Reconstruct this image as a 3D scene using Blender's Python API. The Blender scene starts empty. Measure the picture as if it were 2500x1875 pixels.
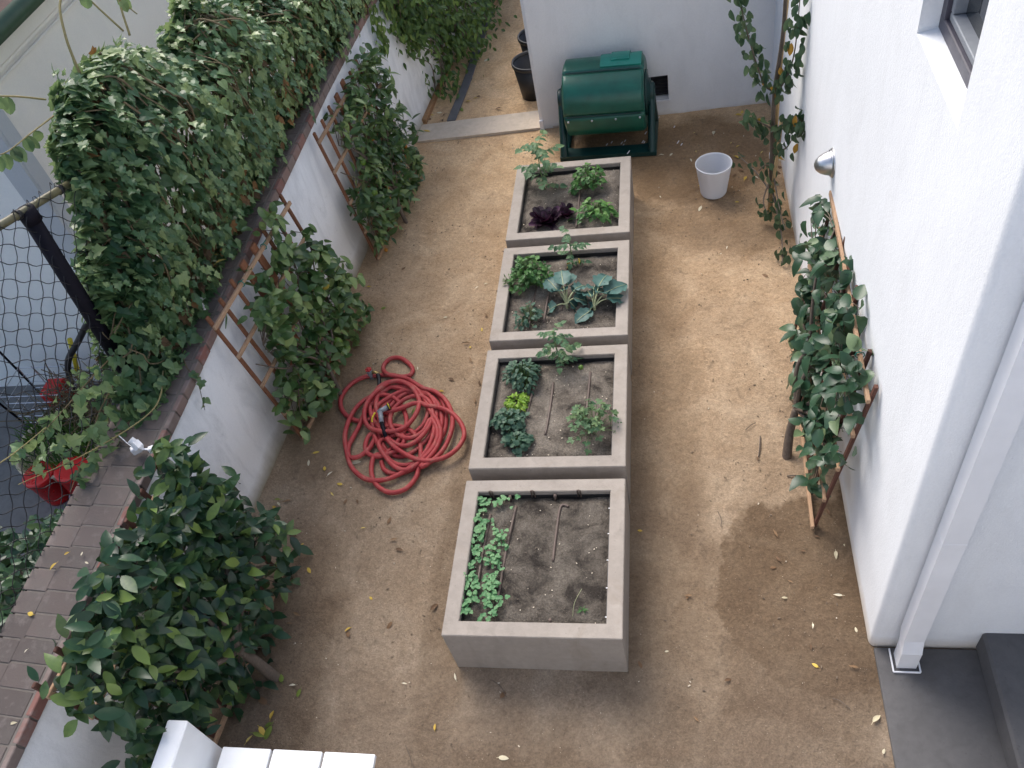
import bpy, math, random
from math import radians as RD, sin, cos, pi, sqrt
from mathutils import Vector as V, Matrix, noise
scene = bpy.context.scene
col = scene.collection
rnd = random.Random(11)

# ------------------------------------------------------------------ camera
FPX = 2076.67
CAM = (1.2336, -1.7862, 4.3451)
RM = Matrix.Rotation(0.291628, 3, 'Z') @ Matrix.Rotation(0.740961, 3, 'X') @ Matrix.Rotation(-0.254532, 3, 'Z')
cd = bpy.data.cameras.new('camera'); cam = bpy.data.objects.new('camera', cd); col.objects.link(cam)
cam.matrix_world = Matrix.Translation(CAM) @ RM.to_4x4()
cd.sensor_width = 36; cd.lens = 36 * FPX / 2500; cd.clip_start = 0.05; cd.clip_end = 400
scene.camera = cam

# ------------------------------------------------------------------ sky, sun, exposure
SUN_DIR = V((-0.40, 0.62, 0.82)).normalized()          # towards the sun
w = bpy.data.worlds.new('World'); scene.world = w; w.use_nodes = True
nt = w.node_tree
bg = nt.nodes['Background']; sky = nt.nodes.new('ShaderNodeTexSky')
sky.sky_type = 'NISHITA'; sky.sun_disc = False
sky.sun_elevation = math.asin(SUN_DIR.z); sky.sun_rotation = math.atan2(SUN_DIR.x, SUN_DIR.y)
sky.dust_density = 4.0; sky.air_density = 1.0; sky.ozone_density = 1.0
nt.links.new(sky.outputs[0], bg.inputs[0]); bg.inputs[1].default_value = 0.15
sl = bpy.data.lights.new('sun', 'SUN'); sl.energy = 1.7; sl.angle = RD(36); sl.color = (1, .975, .945)
so = bpy.data.objects.new('sun', sl); col.objects.link(so)
so.rotation_euler = (-SUN_DIR).to_track_quat('-Z', 'Y').to_euler(); so.location = SUN_DIR * 30
scene.view_settings.view_transform = 'Standard'; scene.view_settings.look = 'None'
scene.view_settings.exposure = 0.76; scene.view_settings.gamma = 1

# ------------------------------------------------------------------ measuring helper: the point at height z seen at (u, v) of the photo
def at(u, v, z=0.0):
    d = RM @ V(((u - 1250) / FPX, -(v - 937.5) / FPX, -1)); c = V(CAM)
    return c + d * ((z - c.z) / d.z)

def at_y(u, v, y):
    d = RM @ V(((u - 1250) / FPX, -(v - 937.5) / FPX, -1)); c = V(CAM)
    return c + d * ((y - c.y) / d.y)

# ------------------------------------------------------------------ mesh builder
def frame(d, n):
    d = V(d).normalized(); n = V(n); n = n - d * n.dot(d)
    if n.length < 1e-5: n = d.orthogonal()
    n.normalize(); return d, n, d.cross(n)
class MB:
    def __init__(s): s.v = []; s.f = []; s.t = []; s.m = []; s.mi = 0
    def add(s, vs, fs, tint=.5):
        o = len(s.v); s.v += [tuple(p) for p in vs]; s.t += [tint] * len(vs)
        s.f += [tuple(o + i for i in f) for f in fs]; s.m += [s.mi] * len(fs)
    def box(s, c, size, M=None, bev=0.0, tint=.5):
        x, y, z = [k / 2 for k in size]
        if bev > 0:
            b = min(bev, x * .9, y * .9, z * .9); vs = []; 
            for sx in (-1, 1):
                for sy in (-1, 1):
                    for sz in (-1, 1):
                        vs += [(sx * (x - b), sy * (y - b), sz * z), (sx * (x - b), sy * y, sz * (z - b)), (sx * x, sy * (y - b), sz * (z - b))]
            bm = __import__('bmesh').new()
            for p in vs: bm.verts.new(p)
            r = __import__('bmesh').ops.convex_hull(bm, input=bm.verts[:]); bm.verts.index_update()
            fs = [[q.index for q in f.verts] for f in bm.faces]; vs = [q.co.copy() for q in bm.verts]; bm.free()
        else:
            vs = [V((sx * x, sy * y, sz * z)) for sx in (-1, 1) for sy in (-1, 1) for sz in (-1, 1)]
            fs = [(0, 1, 3, 2), (4, 6, 7, 5), (0, 4, 5, 1), (2, 3, 7, 6), (0, 2, 6, 4), (1, 5, 7, 3)]
        s.add([V(c) + ((M @ V(p)) if M else V(p)) for p in vs], fs, tint)
    def beam(s, a, b, wd, th, up=(0, 0, 1), bev=0.002, tint=.5):
        a = V(a); b = V(b); d, n, e = frame(b - a, up)
        M = Matrix((d, e, n)).transposed(); s.box((a + b) / 2, ((b - a).length, wd, th), M, bev, tint)
    def tube(s, pts, r, n=6, cap=True, tint=.5):
        pts = [V(p) for p in pts]; k = len(pts); vs = []; fs = []
        rr = r if isinstance(r, (list, tuple)) else [r] * k
        up = V((0, 0, 1)) if abs((pts[-1] - pts[0]).normalized().z if (pts[-1] - pts[0]).length > 1e-6 else 0) < .9 else V((1, 0, 0))
        pn = None
        for i, p in enumerate(pts):
            d = (pts[min(i + 1, k - 1)] - pts[max(i - 1, 0)])
            d = d.normalized() if d.length > 1e-9 else V((0, 0, 1))
            q = (pn if pn else up); q = q - d * q.dot(d)
            if q.length < 1e-4: q = d.orthogonal()
            q.normalize(); pn = q; e = d.cross(q)
            vs += [p + (q * cos(2 * pi * j / n) + e * sin(2 * pi * j / n)) * rr[i] for j in range(n)]
        for i in range(k - 1):
            fs += [(i * n + j, i * n + (j + 1) % n, (i + 1) * n + (j + 1) % n, (i + 1) * n + j) for j in range(n)]
        if cap: fs += [tuple(range(n - 1, -1, -1)), tuple((k - 1) * n + j for j in range(n))]
        s.add(vs, fs, tint)
    def lathe(s, prof, c, axis=(0, 0, 1), n=28, tint=.5):
        d = V(axis).normalized(); q = d.orthogonal().normalized(); e = d.cross(q); vs = []; fs = []
        for (r, h) in prof:
            vs += [V(c) + d * h + (q * cos(2 * pi * j / n) + e * sin(2 * pi * j / n)) * max(r, 1e-4) for j in range(n)]
        for i in range(len(prof) - 1):
            fs += [(i * n + j, i * n + (j + 1) % n, (i + 1) * n + (j + 1) % n, (i + 1) * n + j) for j in range(n)]
        s.add(vs, fs, tint)
    def ball(s, c, r, n=10, tint=.5, sq=1.0):
        s.lathe([(r * sin(pi * i / n), -r * sq * cos(pi * i / n)) for i in range(n + 1)], c, n=n + 2, tint=tint)
    def leaf(s, p, d, n, L, W, prof, fold=.25, curl=.3, tint=.5):
        d, n, e = frame(d, n); vs = []; fs = []; last = None
        for (t, wd) in prof:
            c = V(p) + d * (L * t) - n * (curl * L * t * t); i = len(vs)
            if wd <= 0: vs.append(c); cur = (i,)
            else: vs += [c + e * (-W * wd) + n * (fold * W * wd), c, c + e * (W * wd) + n * (fold * W * wd)]; cur = (i, i + 1, i + 2)
            if last:
                if len(last) == 1 and len(cur) == 3: fs += [(last[0], cur[1], cur[0]), (last[0], cur[2], cur[1])]
                elif len(last) == 3 and len(cur) == 3: fs += [(last[0], last[1], cur[1], cur[0]), (last[1], last[2], cur[2], cur[1])]
                elif len(last) == 3: fs += [(last[0], last[1], cur[0]), (last[1], last[2], cur[0])]
            last = cur
        s.add(vs, fs, tint)
    def poly_leaf(s, p, d, n, L, poly, fold=.2, curl=.25, tint=.5):
        d, n, e = frame(d, n); P = V(p)
        vs = [P + d * (L * .35) - n * (curl * L * .12)]
        for (t, q) in poly: vs.append(P + d * (L * t) + e * (L * q) + n * (fold * L * abs(q) - curl * L * t * abs(t)))
        k = len(poly); s.add(vs, [(0, 1 + i, 1 + (i + 1) % k) for i in range(k)], tint)
    def build(s, name, mats, parent=None, smooth=False):
        org = V(ORG.get(parent.name, (0, 0, 0))) if parent else V((0, 0, 0))
        me = bpy.data.meshes.new(name); me.from_pydata([(x - org.x, y - org.y, z - org.z) for x, y, z in s.v], [], s.f)
        mats = mats if isinstance(mats, (list, tuple)) else [mats]
        for m_ in mats: me.materials.append(m_)
        me.polygons.foreach_set('material_index', s.m)
        if smooth: me.polygons.foreach_set('use_smooth', [True] * len(s.f))
        a = me.attributes.new('tint', 'FLOAT', 'POINT'); a.data.foreach_set('value', s.t)
        me.update(); o = bpy.data.objects.new(name, me); col.objects.link(o)
        if parent: o.parent = parent; ORG[o.name] = org
        return o
ORG = {}
def tag(o, label=None, cat=None, group=None, kind=None):
    if label: o['label'] = label
    if cat: o['category'] = cat
    if group: o['group'] = group
    if kind: o['kind'] = kind
    return o
def thing(name, loc, label, cat, group=None):
    o = bpy.data.objects.new(name, None); col.objects.link(o); o.location = loc; o.empty_display_size = .05
    ORG[o.name] = V(loc); return tag(o, label, cat, group)
def rv(s=1.0): return V((rnd.uniform(-s, s), rnd.uniform(-s, s), rnd.uniform(-s, s)))
def lerp(a, b, t): return a + (b - a) * t
def interp(x, xs, ys):
    if x <= xs[0]: return ys[0]
    for i in range(len(xs) - 1):
        if x <= xs[i + 1]: return lerp(ys[i], ys[i + 1], (x - xs[i]) / (xs[i + 1] - xs[i]))
    return ys[-1]
def spline(pts, sub=6, closed=False):
    pts = [V(p) for p in pts]; out = []; n = len(pts)
    for i in range(n if closed else n - 1):
        a, b, c, d = [pts[(i + k) % n] if closed else pts[min(max(i + k, 0), n - 1)] for k in (-1, 0, 1, 2)]
        for j in range(sub):
            t = j / sub
            out.append(.5 * ((2 * b) + (c - a) * t + (2 * a - 5 * b + 4 * c - d) * t * t + (-a + 3 * b - 3 * c + d) * t ** 3))
    if not closed: out.append(pts[-1])
    return out

# ------------------------------------------------------------------ materials
class NB:
    """small node-building helper"""
    def __init__(s, name):
        s.m = bpy.data.materials.new(name); s.m.use_nodes = True; s.t = s.m.node_tree
        s.b = s.t.nodes['Principled BSDF']; s.out = s.t.nodes['Material Output']
        s.tc = s.t.nodes.new('ShaderNodeTexCoord'); s.co = s.tc.outputs['Object']
    def n(s, typ, ins=None, **kw):
        nd = s.t.nodes.new(typ)
        for k, v_ in kw.items(): setattr(nd, k, v_)
        for k, v_ in (ins or {}).items():
            if hasattr(v_, 'is_output') or isinstance(v_, bpy.types.NodeSocket): s.t.links.new(v_, nd.inputs[k])
            else: nd.inputs[k].default_value = v_
        return nd
    def noise(s, scale, detail=3, rough=.55, vec=None, dist=0):
        return s.n('ShaderNodeTexNoise', {'Vector': vec or s.co, 'Scale': scale, 'Detail': detail, 'Roughness': rough, 'Distortion': dist}).outputs['Fac']
    def ramp(s, fac, stops):
        r = s.n('ShaderNodeValToRGB', {'Fac': fac}); e = r.color_ramp.elements
        while len(e) < len(stops): e.new(.5)
        for i, (p, c) in enumerate(stops):
            e[i].position = p; e[i].color = (*c, 1) if not isinstance(c, (int, float)) else (c, c, c, 1)
        return r.outputs['Color']
    def mix(s, fac, a, b, mode='MIX'):
        nd = s.n('ShaderNodeMix', data_type='RGBA', blend_type=mode)
        for k, v_ in ((0, fac), (6, a), (7, b)):
            if isinstance(v_, bpy.types.NodeSocket): s.t.links.new(v_, nd.inputs[k])
            elif isinstance(v_, (int, float)): nd.inputs[k].default_value = v_ if k == 0 else (v_, v_, v_, 1)
            else: nd.inputs[k].default_value = (*v_, 1)
        return nd.outputs[2]
    def math(s, op, a, b=0.0, clamp=False):
        nd = s.n('ShaderNodeMath', operation=op, use_clamp=clamp)
        for k, v_ in ((0, a), (1, b)):
            if isinstance(v_, bpy.types.NodeSocket): s.t.links.new(v_, nd.inputs[k])
            else: nd.inputs[k].default_value = v_
        return nd.outputs[0]
    def sep(s, vec=None):
        return s.n('ShaderNodeSeparateXYZ', {0: vec or s.co}).outputs
    def done(s, colr, rough=.8, bump=None, bs=.3, bd=.01, metal=0, spec=.5):
        if isinstance(colr, bpy.types.NodeSocket): s.t.links.new(colr, s.b.inputs['Base Color'])
        else: s.b.inputs['Base Color'].default_value = (*colr, 1)
        if isinstance(rough, bpy.types.NodeSocket): s.t.links.new(rough, s.b.inputs['Roughness'])
        else: s.b.inputs['Roughness'].default_value = rough
        s.b.inputs['Metallic'].default_value = metal; s.b.inputs['Specular IOR Level'].default_value = spec
        if bump is not None:
            bn = s.n('ShaderNodeBump', {'Height': bump, 'Strength': bs, 'Distance': bd}); s.t.links.new(bn.outputs[0], s.b.inputs['Normal'])
        return s.m
def simple(name, c, rough=.6, var=.12, scale=30, metal=0, bump=0.0, spec=.5):
    b = NB(name); f = b.noise(scale, 4)
    cc = b.ramp(f, [(.3, tuple(k * (1 - var) for k in c)), (.7, tuple(min(1, k * (1 + var)) for k in c))])
    rr = b.math('MULTIPLY_ADD', b.noise(scale * .6, 3), .25); b.t.nodes[-1].inputs[2].default_value = rough - .12
    return b.done(cc, rr, f if bump else None, bump, .004, metal, spec)
def world_co(b):
    g = b.n('ShaderNodeNewGeometry'); return g.outputs['Position']

def mat_ground():
    b = NB('packed_dirt'); P = world_co(b); X, Y, Z = b.sep(P)
    big = b.noise(.9, 4, .6, P); mid = b.noise(3.2, 6, .65, P, .6); fine = b.noise(34, 4, .7, P); grain = b.noise(100, 4, .75, P)
    base = b.ramp(mid, [(.28, (.210, .152, .102)), (.5, (.268, .202, .140)), (.72, (.335, .264, .190))])
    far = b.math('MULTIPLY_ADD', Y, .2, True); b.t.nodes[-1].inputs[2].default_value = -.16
    base = b.mix(b.math('MULTIPLY', far, .95), base, b.ramp(mid, [(.3, (.48, .315, .17)), (.7, (.66, .47, .285))]))  # sun bounce painted into the dirt, paler and warmer towards the alley
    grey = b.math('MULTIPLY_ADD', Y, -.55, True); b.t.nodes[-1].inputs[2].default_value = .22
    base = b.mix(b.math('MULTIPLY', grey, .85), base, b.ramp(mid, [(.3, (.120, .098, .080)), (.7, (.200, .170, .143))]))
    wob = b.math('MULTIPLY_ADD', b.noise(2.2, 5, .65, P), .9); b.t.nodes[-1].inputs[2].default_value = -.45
    wet_shade = None      # damp and trodden patches, plus soft shade painted by the bin and planters: cx, cy, rx, ry, strength, sharpness
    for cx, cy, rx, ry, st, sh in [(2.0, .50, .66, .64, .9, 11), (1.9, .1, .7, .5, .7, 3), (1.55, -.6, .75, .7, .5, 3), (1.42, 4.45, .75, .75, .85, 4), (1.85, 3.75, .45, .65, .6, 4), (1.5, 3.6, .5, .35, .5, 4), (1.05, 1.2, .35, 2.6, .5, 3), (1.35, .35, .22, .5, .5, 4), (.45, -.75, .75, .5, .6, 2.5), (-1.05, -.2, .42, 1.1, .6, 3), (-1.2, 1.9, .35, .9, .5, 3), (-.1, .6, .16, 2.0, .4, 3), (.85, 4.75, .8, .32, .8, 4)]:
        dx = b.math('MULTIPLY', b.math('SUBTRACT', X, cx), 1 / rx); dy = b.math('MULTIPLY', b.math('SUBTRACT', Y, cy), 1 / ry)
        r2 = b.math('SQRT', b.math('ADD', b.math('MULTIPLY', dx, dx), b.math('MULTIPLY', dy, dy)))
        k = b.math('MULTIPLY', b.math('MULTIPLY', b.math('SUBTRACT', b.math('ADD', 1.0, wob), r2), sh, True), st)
        wet_shade = k if wet_shade is None else b.math('MAXIMUM', wet_shade, k)
    base = b.mix(wet_shade, base, b.mix(1.0, base, (.43, .385, .34), 'MULTIPLY'))
    base = b.mix(b.math('MULTIPLY', b.ramp(big, [(.50, 0.0), (.72, 1.0)]), .4), base, (.12, .085, .06))
    base = b.mix(b.ramp(b.noise(9, 5, .7, P, .8), [(.58, 0.0), (.72, .45)]), base, (.105, .078, .055))
    base = b.mix(1.0, base, b.ramp(grain, [(.25, .70), (.5, .99), (.75, 1.32)]), 'MULTIPLY')
    base = b.mix(.8, base, b.ramp(fine, [(.3, .78), (.7, 1.22)]), 'MULTIPLY')
    vor = b.n('ShaderNodeTexVoronoi', {'Vector': P, 'Scale': 75}).outputs['Distance']
    base = b.mix(b.math('MULTIPLY', b.ramp(vor, [(.12, 1.0), (.18, 0.0)]), b.ramp(b.noise(31, 2, .5, P), [(.55, 0.0), (.62, .75)])), base, (.06, .045, .035))
    base = b.mix(b.math('MULTIPLY', b.ramp(vor, [(.08, 1.0), (.13, 0.0)]), b.ramp(b.noise(23, 2, .5, P), [(.56, 0.0), (.62, .8)])), base, (.6, .52, .42))
    h = b.math('ADD', b.math('MULTIPLY', fine, .9), b.math('ADD', b.math('MULTIPLY', grain, .6), b.math('MULTIPLY', b.noise(11, 5, .65, P), 2.2)))
    return b.done(base, .95, h, .6, .014, spec=.2)
def mat_stucco(name, c, dirt=0.0, foot=None, fine=150):
    b = NB(name); P = world_co(b); X, Y, Z = b.sep(P)
    n1 = b.noise(fine, 3, .6, P); n2 = b.noise(1.7, 4, .55, P)
    cc = b.ramp(n2, [(.3, tuple(k * .94 for k in c)), (.7, c)])
    if dirt:
        st = b.n('ShaderNodeMapping', {'Vector': P, 'Scale': (3, 4, 1.1)}).outputs[0]
        s1 = b.ramp(b.noise(1.6, 5, .65, st, .8), [(.46, 0.0), (.72, 1.0)])
        cc = b.mix(b.math('MULTIPLY', s1, dirt), cc, (.30, .30, .30))
        s2 = b.ramp(b.noise(9, 5, .7, P), [(.6, 0.0), (.75, 1.0)]); cc = b.mix(b.math('MULTIPLY', s2, dirt * .7), cc, (.28, .27, .25))
    if foot:
        zz = b.math('ADD', Z, b.math('MULTIPLY', b.math('SUBTRACT', b.noise(3.5, 4, .6, P), .5), .16))
        k = b.math('SUBTRACT', 1.0, b.math('MULTIPLY', zz, 1 / foot[1]), True)
        cc = b.mix(b.math('MULTIPLY', k, foot[2]), cc, foot[0])
    h = b.math('ADD', n1, b.math('MULTIPLY', b.noise(55, 4, .65, P), 1.3))
    cc = b.mix(.5, cc, b.ramp(b.noise(75, 4, .7, P), [(.3, .93), (.7, 1.04)]), 'MULTIPLY')
    return b.done(cc, .9, h, .2, .007, spec=.2)
def mat_concrete(name, c, var=.16, fine=90):
    b = NB(name); P = world_co(b)
    n = b.noise(5, 6, .65, P, .5); n2 = b.noise(fine, 3, .6, P); n3 = b.noise(22, 4, .6, P)
    cc = b.ramp(n, [(.3, tuple(k * (1 - var) for k in c)), (.7, tuple(k * (1 + var) for k in c))])
    cc = b.mix(.5, cc, b.ramp(n3, [(.3, .86), (.7, 1.12)]), 'MULTIPLY')
    cc = b.mix(b.ramp(b.noise(48, 2, .5, P), [(.68, 0.0), (.74, .5)]), cc, tuple(k * .62 for k in c))
    st = b.n('ShaderNodeMapping', {'Vector': P, 'Scale': (4, 4, .7)}).outputs[0]
    cc = b.mix(b.ramp(b.noise(3.1, 5, .65, st, .7), [(.52, 0.0), (.74, .40)]), cc, tuple(k * .66 for k in c))
    cc = b.mix(b.ramp(b.noise(2.3, 5, .7, P, .9), [(.56, 0.0), (.70, .35)]), cc, (c[0] * .72, c[1] * .66, c[2] * .58))
    return b.done(cc, .82, b.math('ADD', n2, n3), .25, .005, spec=.3)
def mat_soil(name='garden_soil', k=1.0):
    b = NB(name); P = world_co(b)
    n = b.noise(6, 5, .65, P, .4); g = b.noise(95, 4, .75, P)
    cc = b.ramp(n, [(.34 + (1 - k) * .12, (.034, .029, .025)), (.48 + (1 - k) * .08, tuple(q * k for q in (.125, .108, .090))), (.7, tuple(q * k for q in (.215, .19, .16)))])
    cc = b.mix(.8, cc, b.ramp(g, [(.28, .45), (.5, 1.0), (.75, 1.7)]), 'MULTIPLY')
    v = b.n('ShaderNodeTexVoronoi', {'Vector': P, 'Scale': 120}).outputs['Distance']
    cc = b.mix(b.math('MULTIPLY', b.ramp(v, [(.09, 1.0), (.14, 0.0)]), b.ramp(b.noise(29, 2, .5, P), [(.56, 0.0), (.6, .9)])), cc, (.45, .40, .33))
    return b.done(cc, .95, b.math('ADD', b.noise(45, 4, .7, P), b.math('MULTIPLY', g, .5)), .7, .015, spec=.15)
def mat_leaf(name, dark, mid, light, rough=.42, trans=.28, tcol=None, bump=True):
    b = NB(name); a = b.n('ShaderNodeAttribute', attribute_name='tint').outputs['Fac']
    P = world_co(b); f = b.math('ADD', a, b.math('MULTIPLY', b.math('SUBTRACT', b.noise(45, 3, .6, P), .5), .28))
    cc = b.ramp(f, [(.05, dark), (.5, mid), (.95, light)])
    b.done(cc, rough, b.noise(70, 2, .5, P) if bump else None, .12, .004, spec=.4)
    tr = b.n('ShaderNodeBsdfTranslucent'); b.t.links.new(b.mix(.5, cc, tcol or tuple(min(1, k * 1.6) for k in light)), tr.inputs[0])
    mx = b.n('ShaderNodeMixShader', {0: trans, 1: b.b.outputs[0], 2: tr.outputs[0]}); b.t.links.new(mx.outputs[0], b.out.inputs[0])
    return b.m
def mat_wood(name, c, var=.25):
    b = NB(name); a = b.n('ShaderNodeAttribute', attribute_name='tint').outputs['Fac']
    P = world_co(b); n = b.noise(26, 4, .6, b.n('ShaderNodeMapping', {'Vector': P, 'Scale': (2.5, 1, 1)}).outputs[0], 1.5)
    cc = b.ramp(b.math('ADD', b.math('MULTIPLY', n, .7), b.math('MULTIPLY', a, .3)), [(.3, tuple(k * (1 - var) for k in c)), (.65, tuple(k * (1 + var) for k in c))])
    return b.done(cc, .75, n, .25, .003, spec=.3)
def mat_brick():
    b = NB('brick_cap'); a = b.n('ShaderNodeAttribute', attribute_name='tint').outputs['Fac']; P = world_co(b)
    cc = b.ramp(a, [(.1, (.105, .089, .083)), (.5, (.130, .108, .100)), (.9, (.155, .127, .117))])
    cc = b.mix(b.ramp(b.noise(7, 5, .65, P), [(.45, 0.0), (.7, .55)]), cc, (.135, .125, .115))
    X, Y, Z = b.sep(P)
    cc = b.mix(b.ramp(b.noise(15, 3, .6, P), [(.56, 0.0), (.70, .5)]), cc, (.20, .175, .165))
    return b.done(cc, .9, b.noise(70, 4, .65, P), .5, .004, spec=.2)
def mat_brick_edge():
    b = NB('brick_face_red'); a = b.n('ShaderNodeAttribute', attribute_name='tint').outputs['Fac']; P = world_co(b)
    cc = b.ramp(a, [(.3, (.21, .165, .148)), (.62, (.24, .165, .145)), (.95, (.235, .115, .098))])
    cc = b.mix(b.ramp(b.noise(18, 3, .6, P), [(.5, 0.0), (.66, .6)]), cc, (.26, .215, .20))
    return b.done(cc, .9, b.noise(110, 3, .6, P), .3, .004, spec=.2)
def mat_hose():
    b = NB('red_rubber'); P = world_co(b)
    cc = b.ramp(b.noise(7, 4, .6, P), [(.3, (.29, .028, .034)), (.7, (.40, .055, .055))])
    cc = b.mix(b.ramp(b.noise(16, 5, .7, P, .6), [(.5, 0.0), (.72, .45)]), cc, (.36, .20, .15))
    return b.done(cc, .6, b.noise(60, 3, .6, P), .1, .003, spec=.35)
def mat_bin():
    b = NB('frosted_plastic'); b.done((.78, .80, .84), .45)
    b.b.inputs['Transmission Weight'].default_value = 0
    tr = b.n('ShaderNodeBsdfTranslucent', {0: (.8, .82, .86, 1)})
    mx = b.n('ShaderNodeMixShader', {0: .4, 1: b.b.outputs[0], 2: tr.outputs[0]}); b.t.links.new(mx.outputs[0], b.out.inputs[0]); return b.m
def mat_glass():
    b = NB('window_glass'); b.done((.02, .025, .03), .03, spec=.8); return b.m

M = dict(
    ground=mat_ground(), soil=mat_soil(), soild=mat_soil('damp_soil', .74),
    stucco=mat_stucco('white_stucco', (.785, .812, .845), .08, ((.52, .44, .34), .11, .65)),
    stucco_old=mat_stucco('old_white_stucco', (.84, .835, .825), .32, ((.25, .205, .12), .15, .9)),
    stucco_back=mat_stucco('white_wall_stucco', (.80, .80, .80), .10, ((.5, .45, .37), .05, .5)),
    cream=mat_stucco('cream_stucco', (.86, .83, .77), .05), greyw=mat_stucco('pale_grey_paint', (.88, .89, .87), .05), band=mat_stucco('grey_trim_paint', (.52, .55, .58), .04),
    planter=mat_concrete('cast_concrete', (.305, .272, .240), .08), strip=mat_concrete('concrete_strip', (.52, .44, .35), .08), slab=mat_concrete('dark_concrete', (.098, .096, .098), .10), yardc=mat_concrete('grey_paving', (.17, .17, .165), .15),
    brick=mat_brick(), brick_edge=mat_brick_edge(), mortar=mat_concrete('mortar', (.15, .135, .12), .12),
    cedar=mat_wood('cedar_slat', (.20, .085, .045)), cedar_dark=mat_wood('dark_cedar', (.085, .038, .027)), cedar_light=mat_wood('pale_cedar_rail', (.33, .215, .135)), bark=mat_wood('bark', (.12, .095, .075), .3), timber=mat_wood('timber', (.30, .17, .085)), twig=mat_wood('twig', (.13, .10, .055), .3), vine=mat_wood('vine_stem', (.26, .22, .10), .3), bamboo=mat_wood('bamboo', (.42, .29, .15)),
    greenp=simple('green_plastic', (.005, .088, .060), .34, .15, 12, bump=.05), greenl=simple('bright_green_plastic', (.012, .20, .155), .38, .12, 12), greend=simple('dark_green_plastic', (.004, .035, .032), .4, .15, 12),
    hose=mat_hose(), black=simple('black_plastic', (.014, .014, .016), .5, .2, 20), blackm=simple('black_metal', (.007, .006, .011), .6, .25, 25, spec=.15), grey=simple('grey_plastic', (.22, .24, .27), .42, .1, 20), board=mat_concrete('grey_board', (.115, .115, .12), .2),
    steel=simple('brushed_steel', (.55, .55, .56), .32, .06, 60, metal=1), white=simple('white_paint', (.80, .82, .84), .45, .03, 10), whitep=simple('white_plastic', (.78, .79, .82), .4, .03, 20), pipe=simple('white_downspout', (.80, .81, .84), .42, .04, 6), red=simple('red_plastic', (.55, .012, .012), .3, .1, 14), redk=simple('red_knob', (.45, .03, .03), .4, .1, 14), yellow=simple('yellow_plastic', (.62, .50, .02), .4, .06, 14), brass=simple('brass', (.45, .33, .14), .4, .1, 20, metal=1),
    wire=simple('black_wire', (.012, .012, .014), .5, .15, 40), rail=simple('weathered_rail', (.13, .12, .065), .38, .35, 18), drip=simple('drip_tube', (.10, .072, .06), .6, .15, 20), frame=simple('dark_window_frame', (.045, .042, .06), .4, .1, 20), glass=mat_glass(), clay=simple('cream_pot', (.52, .44, .30), .6, .12, 14), roof=simple('brown_roof', (.07, .035, .03), .8, .2, 15, bump=.2), gutter=simple('green_gutter', (.045, .085, .05), .4, .1, 15), bin=mat_bin(), vent=simple('dark_vent', (.02, .02, .024), .6, .2, 30),
    ivy=mat_leaf('ivy_leaf', (.020, .062, .028), (.070, .148, .064), (.25, .33, .135), .36, .24), ivyd=mat_leaf('dead_ivy_leaf', (.045, .028, .014), (.10, .062, .028), (.26, .13, .045), .7, .15),
    citrus=mat_leaf('citrus_leaf', (.018, .055, .018), (.055, .120, .036), (.24, .33, .12), .30, .20), big=mat_leaf('dark_glossy_leaf', (.008, .032, .018), (.025, .070, .033), (.17, .25, .06), .34, .16), apple=mat_leaf('fruit_tree_leaf', (.015, .05, .026), (.038, .088, .048), (.15, .215, .11), .34, .20), oldleaf=mat_leaf('yellowing_leaf', (.10, .05, .02), (.38, .19, .03), (.55, .36, .06), .5, .25), vinel=mat_leaf('climber_leaf', (.02, .055, .012), (.07, .14, .03), (.20, .29, .07), .45, .3), jade=mat_leaf('jade_leaf', (.010, .035, .018), (.035, .085, .04), (.10, .17, .06), .32, .1),
    tomato=mat_leaf('tomato_leaf', (.018, .055, .030), (.055, .135, .065), (.15, .23, .10), .6, .25), basil=mat_leaf('herb_leaf', (.015, .055, .015), (.045, .14, .035), (.11, .24, .05), .5, .25), mint=mat_leaf('bluish_herb_leaf', (.012, .042, .028), (.032, .085, .055), (.08, .15, .09), .55, .2), kale=mat_leaf('blue_green_leaf', (.02, .065, .06), (.055, .135, .12), (.13, .23, .20), .5, .2), lett=mat_leaf('lettuce_leaf', (.05, .13, .012), (.16, .30, .025), (.32, .46, .06), .5, .3), purple=mat_leaf('purple_leaf', (.008, .003, .007), (.024, .007, .019), (.06, .017, .05), .5, .15, (.08, .02, .05)), sprout=mat_leaf('seedling_leaf', (.04, .13, .045), (.085, .24, .095), (.17, .34, .15), .5, .3), stem=simple('green_stem', (.12, .19, .07), .6, .2, 20), pstem=simple('pale_stem', (.33, .36, .20), .6, .15, 20), grass=mat_leaf('grass_blade', (.015, .05, .01), (.05, .13, .02), (.13, .24, .04), .5, .25),
    orange=simple('orange_fruit', (.42, .17, .015), .42, .1, 20), lemon=simple('yellow_fruit', (.36, .30, .05), .45, .1, 20), lime=simple('green_fruit', (.10, .19, .025), .42, .15, 20), fall_y=mat_leaf('fallen_yellow_leaf', (.40, .24, .03), (.60, .42, .07), (.66, .56, .22), .6, .1), fall_b=mat_leaf('fallen_brown_leaf', (.07, .04, .022), (.16, .09, .045), (.30, .19, .10), .7, .05), fall_p=mat_leaf('fallen_pale_leaf', (.42, .36, .22), (.62, .56, .40), (.75, .72, .60), .6, .1), fall_g=mat_leaf('fallen_green_leaf', (.06, .11, .02), (.16, .22, .04), (.32, .36, .08), .6, .1), paper=simple('paper_scrap', (.72, .70, .72), .7, .05, 20), grit=simple('grit', (.16, .12, .085), .9, .5, 6), gritp=simple('pale_grit', (.55, .48, .38), .9, .3, 6),
)
OVAL = [(0, 0), (.12, .26), (.32, .46), (.55, .48), (.78, .30), (1, 0)]
BROAD = [(0, 0), (.10, .34), (.35, .52), (.65, .46), (.88, .22), (1, 0)]
LANCE = [(0, 0), (.2, .30), (.45, .42), (.75, .24), (1, 0)]
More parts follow.
